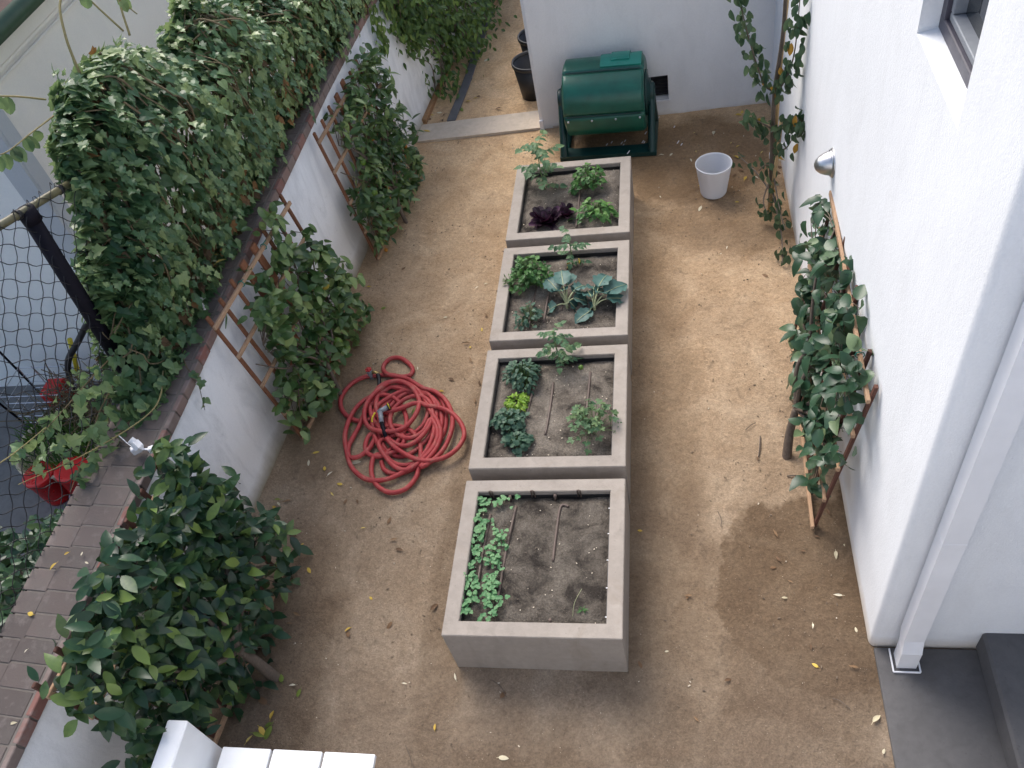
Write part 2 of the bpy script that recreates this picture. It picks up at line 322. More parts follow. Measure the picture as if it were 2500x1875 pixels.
IVY = [(.0, 0), (-.14, .20), (.02, .50), (.26, .34), (.50, .46), (.62, .20), (1.0, 0), (.62, -.20), (.50, -.46), (.26, -.34), (.02, -.50), (-.14, -.20)]
IVY2 = [(.0, 0), (-.10, .26), (.12, .44), (.40, .38), (.68, .22), (1.0, 0), (.68, -.22), (.40, -.38), (.12, -.44), (-.10, -.26)]
TOOTH = [(.0, 0), (.08, .22), (.05, .40), (.25, .34), (.32, .46), (.48, .36), (.60, .38), (.74, .20), (1.0, 0), (.74, -.20), (.60, -.38), (.48, -.36), (.32, -.46), (.25, -.34), (.05, -.40), (.08, -.22)]
LOBE3 = [(.0, 0), (.15, .12), (.30, .46), (.52, .44), (.60, .22), (.80, .26), (1.0, .10), (1.0, -.10), (.80, -.26), (.60, -.22), (.52, -.44), (.30, -.46), (.15, -.12)]
HEART = [(.0, 0), (-.05, .22), (.15, .46), (.48, .48), (.80, .30), (.86, .08), (.78, 0), (.86, -.08), (.80, -.30), (.48, -.48), (.15, -.46), (-.05, -.22)]

# ================================================================== SETTING
def wall_x(y): return -1.63 + .085 * y
def wall_top(y): return interp(y, [-2.4, -.8, 1.1, 2.26, 3.9, 4.64, 7, 12], [.72, .85, 1.006, 1.138, 1.28, 1.313, 1.38, 1.5])
CAPW, CAPH = .36, .058
# yard ground: one gently uneven sheet
mb = MB(); NX, NY = 240, 528; x0, x1, y0, y1 = -2.0, 4.0, -3.2, 10.0
steps = []
for _ in range(46):
    a_ = rnd.gauss(pi / 2, .5); steps.append((rnd.choice((rnd.uniform(-.9, -.2), rnd.uniform(1.1, 1.9))), rnd.uniform(-1.4, 4.8), cos(a_), sin(a_)))
for j in range(NY + 1):
    y = lerp(y0, y1, j / NY)
    for i in range(NX + 1):
        x = lerp(x0, x1, i / NX); p = V((x, y, 0))
        z = noise.noise(p * 2.1) * .004 + noise.noise(p * 6.3) * .003 + noise.noise(p * 17) * .0022
        for (fx_, fy_, ca, sa) in steps:
            ux, uy = (x - fx_), (y - fy_)
            if abs(ux) < .2 and abs(uy) < .2:
                a_, b_ = (ux * ca + uy * sa) / .125, (uy * ca - ux * sa) / .05; q_ = a_ * a_ + b_ * b_
                z += -.007 * math.exp(-q_ * 1.2) + .0035 * math.exp(-(q_ - 1.6) ** 2 * 1.5)
        de = min(abs(y - 5.18) if x > 0 else 9, abs(x - 2.115) if y > .2 else 9, abs(x - wall_x(y) - .03))
        dp_ = max(max(-x, x - .914), max(-y, y - 4.03))
        z += .012 * math.exp(-max(0, de) / .05) + (.008 * math.exp(-max(0, dp_) / .035))
        mb.v.append((x, y, z - .003)); mb.t.append(.5)
mb.f = [(j * (NX + 1) + i, j * (NX + 1) + i + 1, (j + 1) * (NX + 1) + i + 1, (j + 1) * (NX + 1) + i) for j in range(NY) for i in range(NX)]; mb.m = [0] * len(mb.f)
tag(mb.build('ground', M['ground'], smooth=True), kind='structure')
mb = MB(); S = 60
mb.add([(-S, -S, -.62), (S, -S, -.62), (S, S, -.62), (-S, S, -.62)], [(0, 1, 2, 3)])
tag(mb.build('neighbour_yard_paving', M['yardc']), kind='structure')
# concrete threshold in the gap at the back
mb = MB(); pts = [(-1.335, 5.115), (.30, 5.165), (.30, 5.47), (-1.30, 5.40)]
vs = [V((x, y, -.1)) for x, y in pts] + [V((x, y, .022)) for x, y in pts]
mb.add(vs, [(4, 5, 6, 7), (0, 4, 7, 3), (0, 1, 5, 4), (1, 2, 6, 5), (2, 3, 7, 6)])
tag(mb.build('concrete_threshold', M['strip']), kind='structure')
# dark landing by the house, and the step up to the door
mb = MB(); mb.box((4.3, -1.6, -.09), (4.32, 3.52, .22), bev=.006); tag(mb.build('landing', M['slab']), kind='structure')
mb = MB(); mb.box((4.9, -1.62, .10), (4.58, 3.6, .16), bev=.012); tag(mb.build('step', M['slab']), kind='structure')

# ------------------------------------------------------------------ garden wall with brick cap
gw = thing('garden_wall', (-1.63, 0, 0), 'weathered white stucco garden wall with a dark brick cap along the dirt yard', 'wall')
mb = MB(); ys = [-2.6 + .15 * i for i in range(100)]; ring = []
for y in ys:
    wob = noise.noise(V((0, y * 1.3, 0))) * .006
    ring.append([V((wall_x(y) + .035 + wob, y, -.05)), V((wall_x(y) + .012 + wob, y, .10)), V((wall_x(y) + wob, y, .30)), V((wall_x(y) - .004, y, wall_top(y))), V((wall_x(y) - CAPW + .03, y, wall_top(y))), V((wall_x(y) - CAPW + .03, y, -.7))])
for r_ in ring: mb.v += [tuple(p) for p in r_]; mb.t += [.5] * 6
for i in range(len(ys) - 1):
    for k in range(5): mb.f.append((i * 6 + k, (i + 1) * 6 + k, (i + 1) * 6 + k + 1, i * 6 + k + 1)); mb.m.append(0)
mb.f.append(tuple(range(6))); mb.m.append(0)
mb.build('stucco_face', M['stucco_old'], gw, True)
cap = MB(); edge = MB(); mort = MB(); y = -2.55; row = 0
while y < 11.8:
    L = .118; a = wall_x(y) + .012; zt = wall_top(y + .06) + CAPH
    split = .42 + rnd.uniform(-.03, .03)
    w1 = CAPW * (1 - split)
    ang = math.atan(.085); R = Matrix.Rotation(-ang, 3, 'Z')
    for (xc, wd) in ((a - .012 - w1 / 2 - .03, w1 - .008), (a - .03 - w1 - CAPW * split / 2, CAPW * split - .006)):
        cap.box((xc, y + L / 2, zt - .033 + rnd.uniform(-.0012, .0012)), (wd + .003, L - .0065, .066), R @ Matrix.Rotation(rnd.uniform(-.006, .006), 3, 'Y') @ Matrix.Rotation(.083, 3, 'X'), .003, rnd.random())
    edge.box((a - .018, y + L / 2, zt - .0335), (.030, L - .007, .066), R @ Matrix.Rotation(.083, 3, 'X'), .004, rnd.random())
    mort.box((a - CAPW / 2 - .004, y + L / 2, zt - .0368), (CAPW - .012, L + .02, .066), R @ Matrix.Rotation(.083, 3, 'X'), 0, .5)
    y += L
bc = cap.build('brick_cap', M['brick'], gw); 
o_ = edge.build('brick_edge', M['brick_edge'], gw); o_['label'] = 'reddish outer brick ends of the cap'
mort.build('mortar_bed', M['mortar'], gw)

# ------------------------------------------------------------------ right-hand house
hs = thing('house', (2.13, .17, 0), 'bright white stucco house rising along the right side of the yard', 'house')
plan = [(2.105, 5.6), (2.112, 3.0), (2.12, 1.316), (2.12, .70), (2.121, .215)]
for k in range(9):
    a = pi + k / 8 * pi / 2; plan.append((2.122 + .032 + .032 * cos(a), .204 + .032 * sin(a)))
plan += [(3.0, .172), (7.0, .175)]
zs = [0, 2.65, 3.75, 6.2]; mb = MB()
for k in range(len(plan) - 1):
    for j in range(3):
        if k == 2 and j == 1: continue
        (ax, ay), (bx, by) = plan[k], plan[k + 1]
        mb.add([(ax, ay, zs[j]), (bx, by, zs[j]), (bx, by, zs[j + 1]), (ax, ay, zs[j + 1])], [(0, 3, 2, 1)])
D = .078; q = [(2.12, 1.316), (2.12, .70)]
mb.add([(2.12, 1.316, 2.65), (2.12, .70, 2.65), (2.12 + D, .70, 2.665), (2.12 + D, 1.316, 2.665)], [(0, 1, 2, 3)])
mb.add([(2.12, 1.316, 2.65), (2.12 + D, 1.316, 2.665), (2.12 + D, 1.316, 3.75), (2.12, 1.316, 3.75)], [(0, 1, 2, 3)])
mb.add([(2.12, .70, 2.65), (2.12, .70, 3.75), (2.12 + D, .70, 3.75), (2.12 + D, .70, 2.665)], [(0, 1, 2, 3)])
mb.add([(2.12, 1.316, 3.75), (2.12 + D, 1.316, 3.75), (2.12 + D, .70, 3.75), (2.12, .70, 3.75)], [(0, 1, 2, 3)])
mb.add([(2.105, 5.6, 6.2), (2.122, .204, 6.2), (2.154, .172, 6.2), (7, .175, 6.2), (7, 5.6, 6.2)], [(0, 1, 2, 3, 4)])
hw = mb.build('wall', M['stucco'], hs)
# weld so the rounded corner shades smoothly
import bmesh
bm = bmesh.new(); bm.from_mesh(hw.data); bmesh.ops.remove_doubles(bm, verts=bm.verts, dist=1e-4); bm.to_mesh(hw.data); bm.free()
hw.data.polygons.foreach_set('use_smooth', [True] * len(hw.data.polygons)); hw.data.set_sharp_from_angle(angle=RD(30))
mb = MB(); xw = 2.12 + D; fw = .055
mb.box((xw + .02, 1.008, 2.665 + fw / 2), (.06, .616, fw), bev=.004); mb.box((xw + .02, 1.008, 3.75 - fw / 2), (.06, .616, fw), bev=.004)
mb.box((xw + .02, 1.316 - fw / 2, 3.2), (.059, fw, 1.0), bev=.004); mb.box((xw + .02, .70 + fw / 2, 3.2), (.059, fw, 1.0), bev=.004)
win = mb.build('window', M['frame'], hs)
mb = MB(); i_ = fw + .028
for (cy, cz, sy, sz) in ((1.008, 2.665 + fw + .014, .616 - 2 * fw, .028), (1.008, 3.75 - fw - .014, .616 - 2 * fw, .028), (1.316 - fw - .014, 3.2, .028, .9), (.70 + fw + .014, 3.2, .028, .9)):
    mb.box((xw + .03, cy, cz), (.05, sy, sz), bev=.003)
mb.build('sash', M['grey'], win)
mb = MB(); mb.box((xw + .05, 1.008, 3.2), (.006, .50, .96)); mb.build('pane', M['glass'], win)
# downspout
mb = MB()
prof = [(.02, .0915), (.185, .0915), (.265, .1155), (3.0, .118), (6.1, .118)]; hx = .045; hy = .038
for zz, yy in prof: mb.v += [(2.2715 - hx, yy - hy, zz), (2.2715 + hx, yy - hy, zz), (2.2715 + hx, yy + hy, zz), (2.2715 - hx, yy + hy, zz)]; mb.t += [.5] * 4
mb.f = [(i * 4 + j, i * 4 + (j + 1) % 4, (i + 1) * 4 + (j + 1) % 4, (i + 1) * 4 + j) for i in range(4) for j in range(4)]; mb.m = [0] * 16
o_ = mb.build('downspout', M['pipe'], hs)
for (yy, zz) in ((.1165, 1.155), (.0915, .180)):
    mb = MB(); mb.box((2.2715, yy, zz), (.0925, .0785, .008), bev=.001); mb.build('joint_band', M['whitep'], o_)
mb = MB()
for (a, b) in (((2.208, .03, .028), (2.332, .03, .028)), ((2.332, .03, .028), (2.332, .15, .028)), ((2.208, .03, .028), (2.208, .15, .028))): mb.beam(a, b, .007, .012)
mb.build('drain_collar', M['whitep'], hs)
# wing below and behind the viewpoint, closing the near side of the yard
mb = MB(); mb.box((3.0, -3.6, 2.0), (9.2, 1.6, 4.0), bev=.02); mb.build('rear_wing', M['stucco'], hs)
# garden tap pipe low on the wall
mb = MB(); mb.tube([(2.115, 4.12, .31), (2.03, 4.12, .31), (2.015, 4.12, .30), (2.012, 4.12, .22)], .020, 10); mb.tube([(2.012, 4.12, .25), (2.012, 4.12, .20)], .027, 10); mb.tube([(2.055, 4.12, .31), (2.055, 4.12, .35)], .012, 8)
mb.build('hose_tap', M['pipe'], hs, True)

# wall lamp
lp = thing('wall_lamp', (2.118, 2.41, 1.335), 'round brushed steel dome lamp mounted on the white house wall', 'wall lamp')
mb = MB(); mb.lathe([(.001, 0), (.082, 0), (.084, .006), (.078, .014), (.074, .014), (.073, .022)], (2.118, 2.41, 1.335), (-1, 0, 0), 36); mb.build('backplate', M['steel'], lp, True)
mb = MB(); mb.lathe([(.070, .016), (.068, .026), (.060, .050), (.047, .076), (.030, .094), (.013, .102), (.001, .103)], (2.118, 2.41, 1.335), V((-1, 0, -.12)), 36); mb.build('dome', M['steel'], lp, True)

# ------------------------------------------------------------------ back wall with crawl vent
bw = thing('back_wall', (1.0, 5.2, 0), 'white stucco wall closing the far end of the yard behind the green tumbler', 'wall')
def byw(x): return 5.156 + .043 * (x - .05)
xs = [.045, .072, .88, 1.222, 2.12]; zs = [-.02, .158, .388, 2.05]; mb = MB()
for k in range(4):
    for j in range(3):
        if k == 2 and j == 1: continue
        a, b = xs[k], xs[k + 1]; ya = byw(a) + (.02 if k == 0 else 0); yb = byw(b)
        mb.add([(a, ya, zs[j]), (b, yb, zs[j]), (b, yb, zs[j + 1]), (a, ya, zs[j + 1])], [(0, 1, 2, 3)])
a, b = .88, 1.222; ya, yb = byw(a), byw(b)
mb.add([(a, ya, .158), (b, yb, .158), (b, yb + .1, .158), (a, ya + .1, .158), (a, ya, .388), (b, yb, .388), (b, yb + .1, .388), (a, ya + .1, .388)], [(0, 3, 2, 1), (4, 5, 6, 7), (0, 4, 7, 3), (1, 2, 6, 5)])
mb.add([(.045, 5.176, -.02), (.045, 5.176, 2.05), (.045, 5.44, 2.05), (.045, 5.44, -.02), (2.12, 5.25, 2.05), (2.12, 5.44, 2.05), (2.12, 5.44, -.02)], [(0, 1, 2, 3), (1, 4, 5, 2), (3, 2, 5, 6)])
mb.build('stucco_face', M['stucco_back'], bw)
mb = MB(); mb.box((1.05, byw(1.05) + .085, .273), (.34, .01, .228), Matrix.Rotation(.043, 3, 'Z'))
for k in range(6): mb.box((1.05, byw(1.05) + .066, .185 + k * .035), (.335, .022, .004), Matrix.Rotation(.043, 3, 'Z') @ Matrix.Rotation(.5, 3, 'X'))
mb.build('vent', M['vent'], bw)
mb = MB(); mb.box((1.05, byw(1.05) - .002, .150), (.37, .02, .016), Matrix.Rotation(.043, 3, 'Z'), .003); mb.build('vent_sill', M['whitep'], bw)
mb = MB(); mb.box((.062, 5.150, .05), (.04, .02, .1), bev=.004); mb.build('corner_guard', M['whitep'], bw)

# ------------------------------------------------------------------ neighbour's house, over the wall
nh = thing('neighbour_house', (-3.13, 2.79, -.62), 'cream and grey house of the neighbour beyond the ivy and wire fence', 'house')
zn = -.62
mb = MB(); mb.add([(-3.13, 2.79, zn), (-3.13, 9.5, zn), (-3.13, 9.5, 2.6), (-3.13, 2.79, 2.6)], [(0, 1, 2, 3)]); mb.add([(-3.13, 9.5, zn), (-8, 9.5, zn), (-8, 9.5, 2.6), (-3.13, 9.5, 2.6)], [(0, 1, 2, 3)]); mb.build('side_wall', M['cream'], nh)
mb = MB(); mb.add([(-8, 2.70, zn), (-3.13, 2.79, zn), (-3.13, 2.79, 2.6), (-8, 2.70, 2.6)], [(0, 1, 2, 3)]); mb.build('front_wall', M['greyw'], nh)
mb = MB(); mb.box((-3.20, 2.775, 1.0), (.17, .05, 3.2), bev=.004); mb.box((-3.124, 2.84, 1.0), (.03, .13, 3.2), bev=.004); mb.build('corner_board', M['band'], nh)
mb = MB(); mb.box((-3.105, 6.0, 2.26), (.05, 6.6, .22), bev=.006); mb.box((-3.115, 6.0, 2.125), (.03, 6.6, .03), bev=.006); mb.box((-3.11, 6.0, 2.075), (.02, 6.6, .02), bev=.005); mb.build('frieze_board', M['cream'], nh)
mb = MB(); mb.tube([(-2.96, 2.4, 2.37), (-2.96, 9.6, 2.35)], .065, 10); mb.build('gutter', M['gutter'], nh, True)
mb = MB(); mb.add([(-2.95, 2.3, 2.36), (-2.95, 9.7, 2.36), (-5.8, 9.7, 3.4), (-5.8, 2.3, 3.4), (-2.95, 2.3, 2.42), (-2.95, 9.7, 2.42), (-5.8, 9.7, 3.46), (-5.8, 2.3, 3.46), (-8.6, 2.3, 2.5), (-8.6, 9.7, 2.5)], [(0, 3, 2, 1), (4, 5, 6, 7), (0, 1, 5, 4), (0, 4, 7, 3), (7, 6, 9, 8)]); mb.build('roof', M['roof'], nh)

# ================================================================== CHAIN-LINK FENCE
def fx(y): return wall_x(y) - .40
def rail_z(y): return 2.21 - .26 * (y - 1.34) if y < 1.9 else 2.064 - .05 * (y - 1.9)
fn = thing('wire_fence', (fx(1.3), 1.3, 1.0), 'black chain link fence on the wall, half buried in ivy, grey house behind', 'fence')
mb = MB(); mb.tube([(fx(y), y, rail_z(y)) for y in (-1.0, -.2, .6, 1.34, 1.6, 1.9)], .021, 10); rl = mb.build('top_rail', M['rail'], fn, True)
for yy in (1.29, 1.37, 1.60, 1.1):
    mb = MB(); mb.tube([(fx(yy), yy - .012, rail_z(yy) + .003), (fx(yy), yy + .012, rail_z(yy) - .003)], .026, 10); mb.build('rail_clamp', M['wire'], rl, True)
mb = MB(); mb.tube([(fx(1.24) - .02, 1.245, .95), (fx(1.29), 1.29, 1.6), (fx(1.34), 1.345, 2.19)], .043, 12); mb.build('post', M['blackm'], fn, True)
mb = MB(); mb.tube([(fx(1.34), 1.345, 2.14), (fx(1.34), 1.345, 2.215)], .049, 12); mb.build('post_cap', M['blackm'], fn, True)
mb = MB(); sp = .080
def wirept(y, z, ph, s_=1): q = .0055 * sin(ph); return V((fx(y) + .024 + .004 * cos(ph) + .012 * noise.noise(V((y * 2, z * 2, 3))), y + q + .016 * noise.noise(V((y * 1.5, z * 1.5, 9))), z - s_ * q + .016 * noise.noise(V((y * 1.7, z * 1.4, 21)))))
for s_ in (1, -1):
    k0 = -4.0
    while k0 < 5.5:
        pts = []
        for i in range(150):
            t = i * .0189
            z = .62 + t; y = k0 + s_ * t
            if y < -1.5 or y > 2.5: continue
            if z > rail_z(min(y, 1.95)) + .03: continue
            if z < wall_top(y) - .05 and y > 1.6: continue
            pts.append(wirept(y, z, (z - .62) / (sp * .7071) * pi + (0 if s_ > 0 else pi), s_))
        if len(pts) > 3:
            e = pts[-1]
            if abs(e.z - rail_z(min(e.y, 1.95))) < .06:
                pts += [e + V((.004, s_ * .008, .022)), e + V((0, s_ * .020, .026)), e + V((-.004, s_ * .026, .008))]
            mb.tube(pts, .0025, 4, False)
        k0 += sp * 1.414
mb.build('wire_mesh', M['wire'], fn)

# ================================================================== IVY
ivy = thing('ivy', (-1.9, 3, 1.1), 'thick mass of green ivy smothering the fence along the top of the garden wall', 'ivy')
def crest(y): return interp(y, [1.15, 1.4, 1.7, 1.85, 2.0, 2.3, 2.8, 3.2, 3.8, 4.5, 5.3, 8], [1.35, 1.75, 2.12, 2.34, 2.44, 2.40, 2.27, 2.34, 2.16, 1.90, 1.68, 1.66])
def foot_in(y): return interp(y, [1.2, 1.6, 1.9, 2.6, 3.4, 4.2, 5.2, 8], [.20, .27, .29, .29, .31, .34, .40, .42])      # how far the foot creeps over the cap
def ivy_pt(y, s):
    """s 0..1 from the foot on the cap, up the face, over the crest to the back"""
    xf = fx(y); zc = wall_top(y) + CAPH + .01; zt = crest(y); b = foot_in(y); zt += .10 * noise.noise(V((y * 2.3, 3, 3)))
    n1 = noise.noise(V((y * 1.5, s * 3.2, 1.3))); n2 = noise.noise(V((y * 4.5, s * 9, 7.1)))
    P = [V((xf + b, y, zc)), V((xf + b * .9 + .05, y, lerp(zc, zt, .35))), V((xf + b * .7 + .10, y, lerp(zc, zt, .72))), V((xf + .10, y, zt - .05)), V((xf - .04, y, zt)), V((xf - .16, y, zt - .12)), V((xf - .20, y, zt - .55))]
    t = s * 6; i = min(5, int(t)); t -= i
    p = P[i].lerp(P[i + 1], t); d = (P[i + 1] - P[i]).normalized()
    nrm = V((d.z, 0, -d.x)) if True else None
    amp = .20 * min(1, .15 + s * 2.5)
    return p + nrm * (n1 * amp + n2 * .07), nrm, d
iv = MB(); n_iv = 0
def ivy_leaf(mb, p, nrm, down, size, tint):
    n = (nrm * 1.0 + V((0, 0, .55)) + rv(.55)).normalized(); d = (down * 1.0 + nrm * .35 + rv(.55))
    mb.poly_leaf(p, d, n, size, IVY if rnd.random() < .62 else IVY2, .18 + rnd.random() * .2, rnd.uniform(.05, .4), tint)
for layer, (off, cnt) in enumerate(((0.015, 8200), (-.05, 5200), (-.11, 3600), (-.19, 3400), (-.27, 2600))):
    for _ in range(cnt):
        y = 1.30 + 6.85 * rnd.random() ** 1.25
        s = rnd.random() ** .85
        if y < 1.7 and rnd.random() < .35: continue
        p, nrm, d = ivy_pt(y, s)
        # thin patches at the very foot, where bare stems and cap show
        if s < .05 and rnd.random() < .55: continue
        clump = noise.noise(V((y * 3.1, s * 7.0, 4.4)))
        if clump < -.42 and rnd.random() < .7: continue
        iv.mi = 1 if (rnd.random() < (.006 if layer == 0 else .03 if layer == 1 else .12) + (.18 if s < .16 else 0)) else 0
        size = rnd.choice((.050, .060, .070, .080, .095)) * rnd.uniform(.85, 1.1) * interp(y, [1.8, 3.0, 4.5], [1, .80, .70])
        ti = .46 + clump * .42 + rnd.gauss(0, .15) + (.10 if s > .5 else -.05) + interp(y, [1.5, 2.2, 3.2], [-.02, .06, .25])  # far end tinted lighter, its sunlit glow painted into the leaf colour
        if rnd.random() < .03: ti = .95
        ivy_leaf(iv, p + nrm * (off + rnd.uniform(-.02, .03)), nrm, -d if s < .7 else V((0, 0, -1)) + nrm * .3, size, min(1, max(0, ti)))
# creeping skirt on the cap
for _ in range(2300):
    y = 1.05 + 5.2 * rnd.random() ** 1.2; b_ = foot_in(y) + .05 * noise.noise(V((y * 4, 0, 8))) - .02
    t_ = rnd.random() ** .7
    p = V((fx(y) + b_ * t_, y, wall_top(y) + CAPH + rnd.uniform(.008, .05 + .10 * (1 - t_))))
    iv.mi = 1 if rnd.random() < interp(y, [1.5, 3, 5], [.03, .12, .18]) else 0
    ivy_leaf(iv, p, V((.35, -.2, 1)), V((1, -.5, -.25)), rnd.uniform(.045, .085) * interp(y, [1.8, 4], [1, .75]), min(1, max(0, rnd.gauss(.42, .17))))
# loose sprays standing out of the mass
for _ in range(260):
    y = 1.4 + 3.2 * rnd.random() ** 1.2; s_ = rnd.uniform(.15, .82); p, nrm, d = ivy_pt(y, s_); iv.mi = 0
    ax = (nrm * rnd.uniform(.3, 1) - d * rnd.uniform(.2, 1.2) + V((0, rnd.uniform(-.8, .4), 0))).normalized(); L_ = rnd.uniform(.08, .24); bt = rnd.gauss(.60, .16)
    for k in range(8):
        f = (k + 1) / 8; iv.poly_leaf(p + ax * (L_ * f) - V((0, 0, .5 * L_ * f * f)) + rv(.018), ax + rv(.8) - V((0, 0, .5)), nrm + V((0, 0, .9)) + rv(.4), rnd.uniform(.035, .075) * (1.1 - .4 * f), IVY, .2, .3, min(1, max(0, bt + rnd.gauss(0, .1))))
# loose tongue of ivy hanging at the near end, over wire and cap
def runner(mb, st, pts, r, nl, size, tint=.5, droop=.6, shape='ivy', spread=.05):
    c = spline(pts, 6); st.tube(c, [lerp(r, r * .4, i / (len(c) - 1)) for i in range(len(c))], 5)
    for k in range(nl):
        q = c[int((k + rnd.random()) / nl * (len(c) - 1))]
        p = q + rv(spread); d = V((rnd.uniform(-1, 1), rnd.uniform(-1, 1), -droop)); n = V((.5, -.4, .8)) + rv(.5)
        mb.tint = 0
        if shape == 'ivy': mb.poly_leaf(p, d, n, size * rnd.uniform(.75, 1.25), IVY if rnd.random() < .5 else IVY2, .2, rnd.uniform(.1, .5), min(1, max(0, rnd.gauss(tint, .16))))
        else: mb.leaf(p, d, n, size * rnd.uniform(.75, 1.25), size * .62, BROAD, .25, rnd.uniform(.1, .5), min(1, max(0, rnd.gauss(tint, .16))))
iv.mi = 0; st = MB()
def onfence(y, z, dx=.05): return V((fx(y) + dx, y, z))
runner(iv, st, [onfence(1.85, 2.1), onfence(1.62, 1.8), onfence(1.50, 1.5), onfence(1.38, 1.25), onfence(1.2, 1.1)], .006, 70, .075, .5, spread=.10)
runner(iv, st, [onfence(1.8, 1.7), onfence(1.6, 1.45), onfence(1.38, 1.2), onfence(1.05, 1.08, .14), onfence(.75, 1.07, .14)], .006, 75, .075, .46, spread=.10)
runner(iv, st, [onfence(1.25, 1.3), onfence(1.0, 1.35), onfence(.8, 1.38), onfence(.55, 1.42)], .005, 34, .07, .62, spread=.07)
runner(iv, st, [onfence(1.1, 1.2), onfence(.9, 1.18), onfence(.7, 1.12), onfence(.45, 1.06)], .005, 40, .07, .55, spread=.08)
runner(iv, st, [onfence(1.72, 2.1), onfence(1.68, 1.9, .06), onfence(1.62, 1.65, .07), onfence(1.58, 1.4, .08)], .005, 60, .06, .6, spread=.07)
runner(iv, st, [onfence(1.35, 1.35, .1), onfence(1.15, 1.2, .18), onfence(.98, 1.1, .2), onfence(.8, 1.09, .16)], .005, 75, .075, .46, spread=.11)
runner(iv, st, [onfence(1.5, 1.25, .2), onfence(1.3, 1.14, .28), onfence(1.15, 1.1, .28), onfence(1.0, 1.1, .24)], .005, 70, .07, .5, spread=.09)
runner(iv, st, [onfence(1.9, 1.15, .24), onfence(1.6, 1.12, .26), onfence(1.35, 1.1, .24), onfence(1.1, 1.1, .2)], .005, 80, .075, .48, spread=.11)
runner(iv, st, [onfence(1.5, 1.12, .22), onfence(1.3, 1.09, .34), onfence(1.22, 1.06, .43), onfence(1.10, .92, .47)], .004, 14, .05, .6, spread=.03)
for (y, z) in ((.40, 1.42), (.6, 1.3)):
    for _ in range(7): iv.poly_leaf(onfence(y, z) + rv(.06), rv(1) + V((0, 0, -.6)), V((.5, -.5, .8)) + rv(.4), rnd.uniform(.05, .08), IVY, .2, .3, rnd.gauss(.68, .15))
iv.build('foliage', [M['ivy'], M['ivyd']], ivy)
# stems: the woody inside, then long free runners
for _ in range(190):
    y = 1.3 + 6.4 * rnd.random(); s0 = rnd.uniform(0, .35); pts = []
    for k in range(6):
        p, nrm, d = ivy_pt(y + (k - 2) * rnd.uniform(-.09, .12), min(.8, s0 + k * .08)); pts.append(p - nrm * rnd.uniform(.02, .12))
    st.tube(spline(pts, 3), rnd.choice((.004, .006, .009)), 4, False, rnd.random())
for _ in range(46):       # old runners showing on the surface
    y = 1.3 + 4.2 * rnd.random(); s0 = rnd.uniform(.02, .4); dy = rnd.uniform(-.5, .1); pts = []
    for k in range(6):
        p, nrm, d = ivy_pt(max(1.2, y + dy * k / 5 + rnd.uniform(-.03, .03)), min(.8, s0 + k * .075)); pts.append(p + nrm * rnd.uniform(-.01, .055))
    st.tube(spline(pts, 4), rnd.choice((.004, .005, .007)), 5, False, rnd.uniform(.6, 1))
st.build('stem', M['twig'], ivy)
def sprig(pts, r, leaves, size, tint):
    v2 = MB(); l2 = MB(); c = spline(pts, 8); v2.tube(c, [lerp(r, r * .45, i / (len(c) - 1)) for i in range(len(c))], 6)
    for f in leaves:
        q = c[int(f * (len(c) - 1))]; sd = rnd.choice((-1, 1))
        l2.leaf(q, V((rnd.uniform(-.4, .4), rnd.uniform(-.5, .2), -.85)), V((.6, -.5, .5)) + rv(.5), size * rnd.uniform(.8, 1.2), size * .72, BROAD, .4, rnd.uniform(.1, .5), min(1, max(0, rnd.gauss(tint, .15))))
    o_ = v2.build('runner', M['vine'], ivy, True)
    if leaves: l2.build('foliage', M['ivy'], o_)
sprig([(-1.95, 1.95, 2.46), (-1.97, 1.75, 2.60), (-2.0, 1.52, 2.72), (-2.02, 1.28, 2.76)], .0055, [.35, .42, .5, .6, .66, .74, .83, .9, .96, 1], .085, .45)
sprig([(-1.9, 1.9, 2.40), (-1.93, 1.7, 2.42), (-1.96, 1.5, 2.44), (-1.98, 1.36, 2.52)], .005, [.3, .4, .45, .55, .6, .7, .78, .85], .075, .3)
sprig([(-1.82, 2.12, 2.42), (-1.83, 2.2, 2.66), (-1.84, 2.36, 2.80), (-1.80, 2.62, 2.72), (-1.74, 2.75, 2.5)], .008, [.15, .6, .9], .07, .6)
sprig([(-1.75, 2.6, 2.45), (-1.78, 2.75, 2.65), (-1.75, 3.0, 2.8), (-1.72, 3.2, 2.7)], .007, [.3, .5, .6, .7, .8, .9, 1], .09, .6)
sprig([(-1.74, 2.55, 2.5), (-1.80, 2.45, 2.82), (-1.82, 2.55, 2.95)], .006, [.4, .55, .7, .8, .9, 1, .95, .85], .085, .5)
sprig([onfence(2.05, 2.2, .25), onfence(1.95, 1.9, .27), onfence(1.88, 1.6, .26)], .009, [], .05, .5)
sprig([onfence(1.2, 1.16, .28), onfence(.95, 1.12, .32), onfence(.65, 1.15, .12), onfence(.3, 1.35, .03)], .005, [.9], .05, .6)
sprig([onfence(.1, 1.62, .03), onfence(.35, 1.5, .04), onfence(.6, 1.42, .05)], .005, [.2, .7, .8, .9, 1], .06, .75)

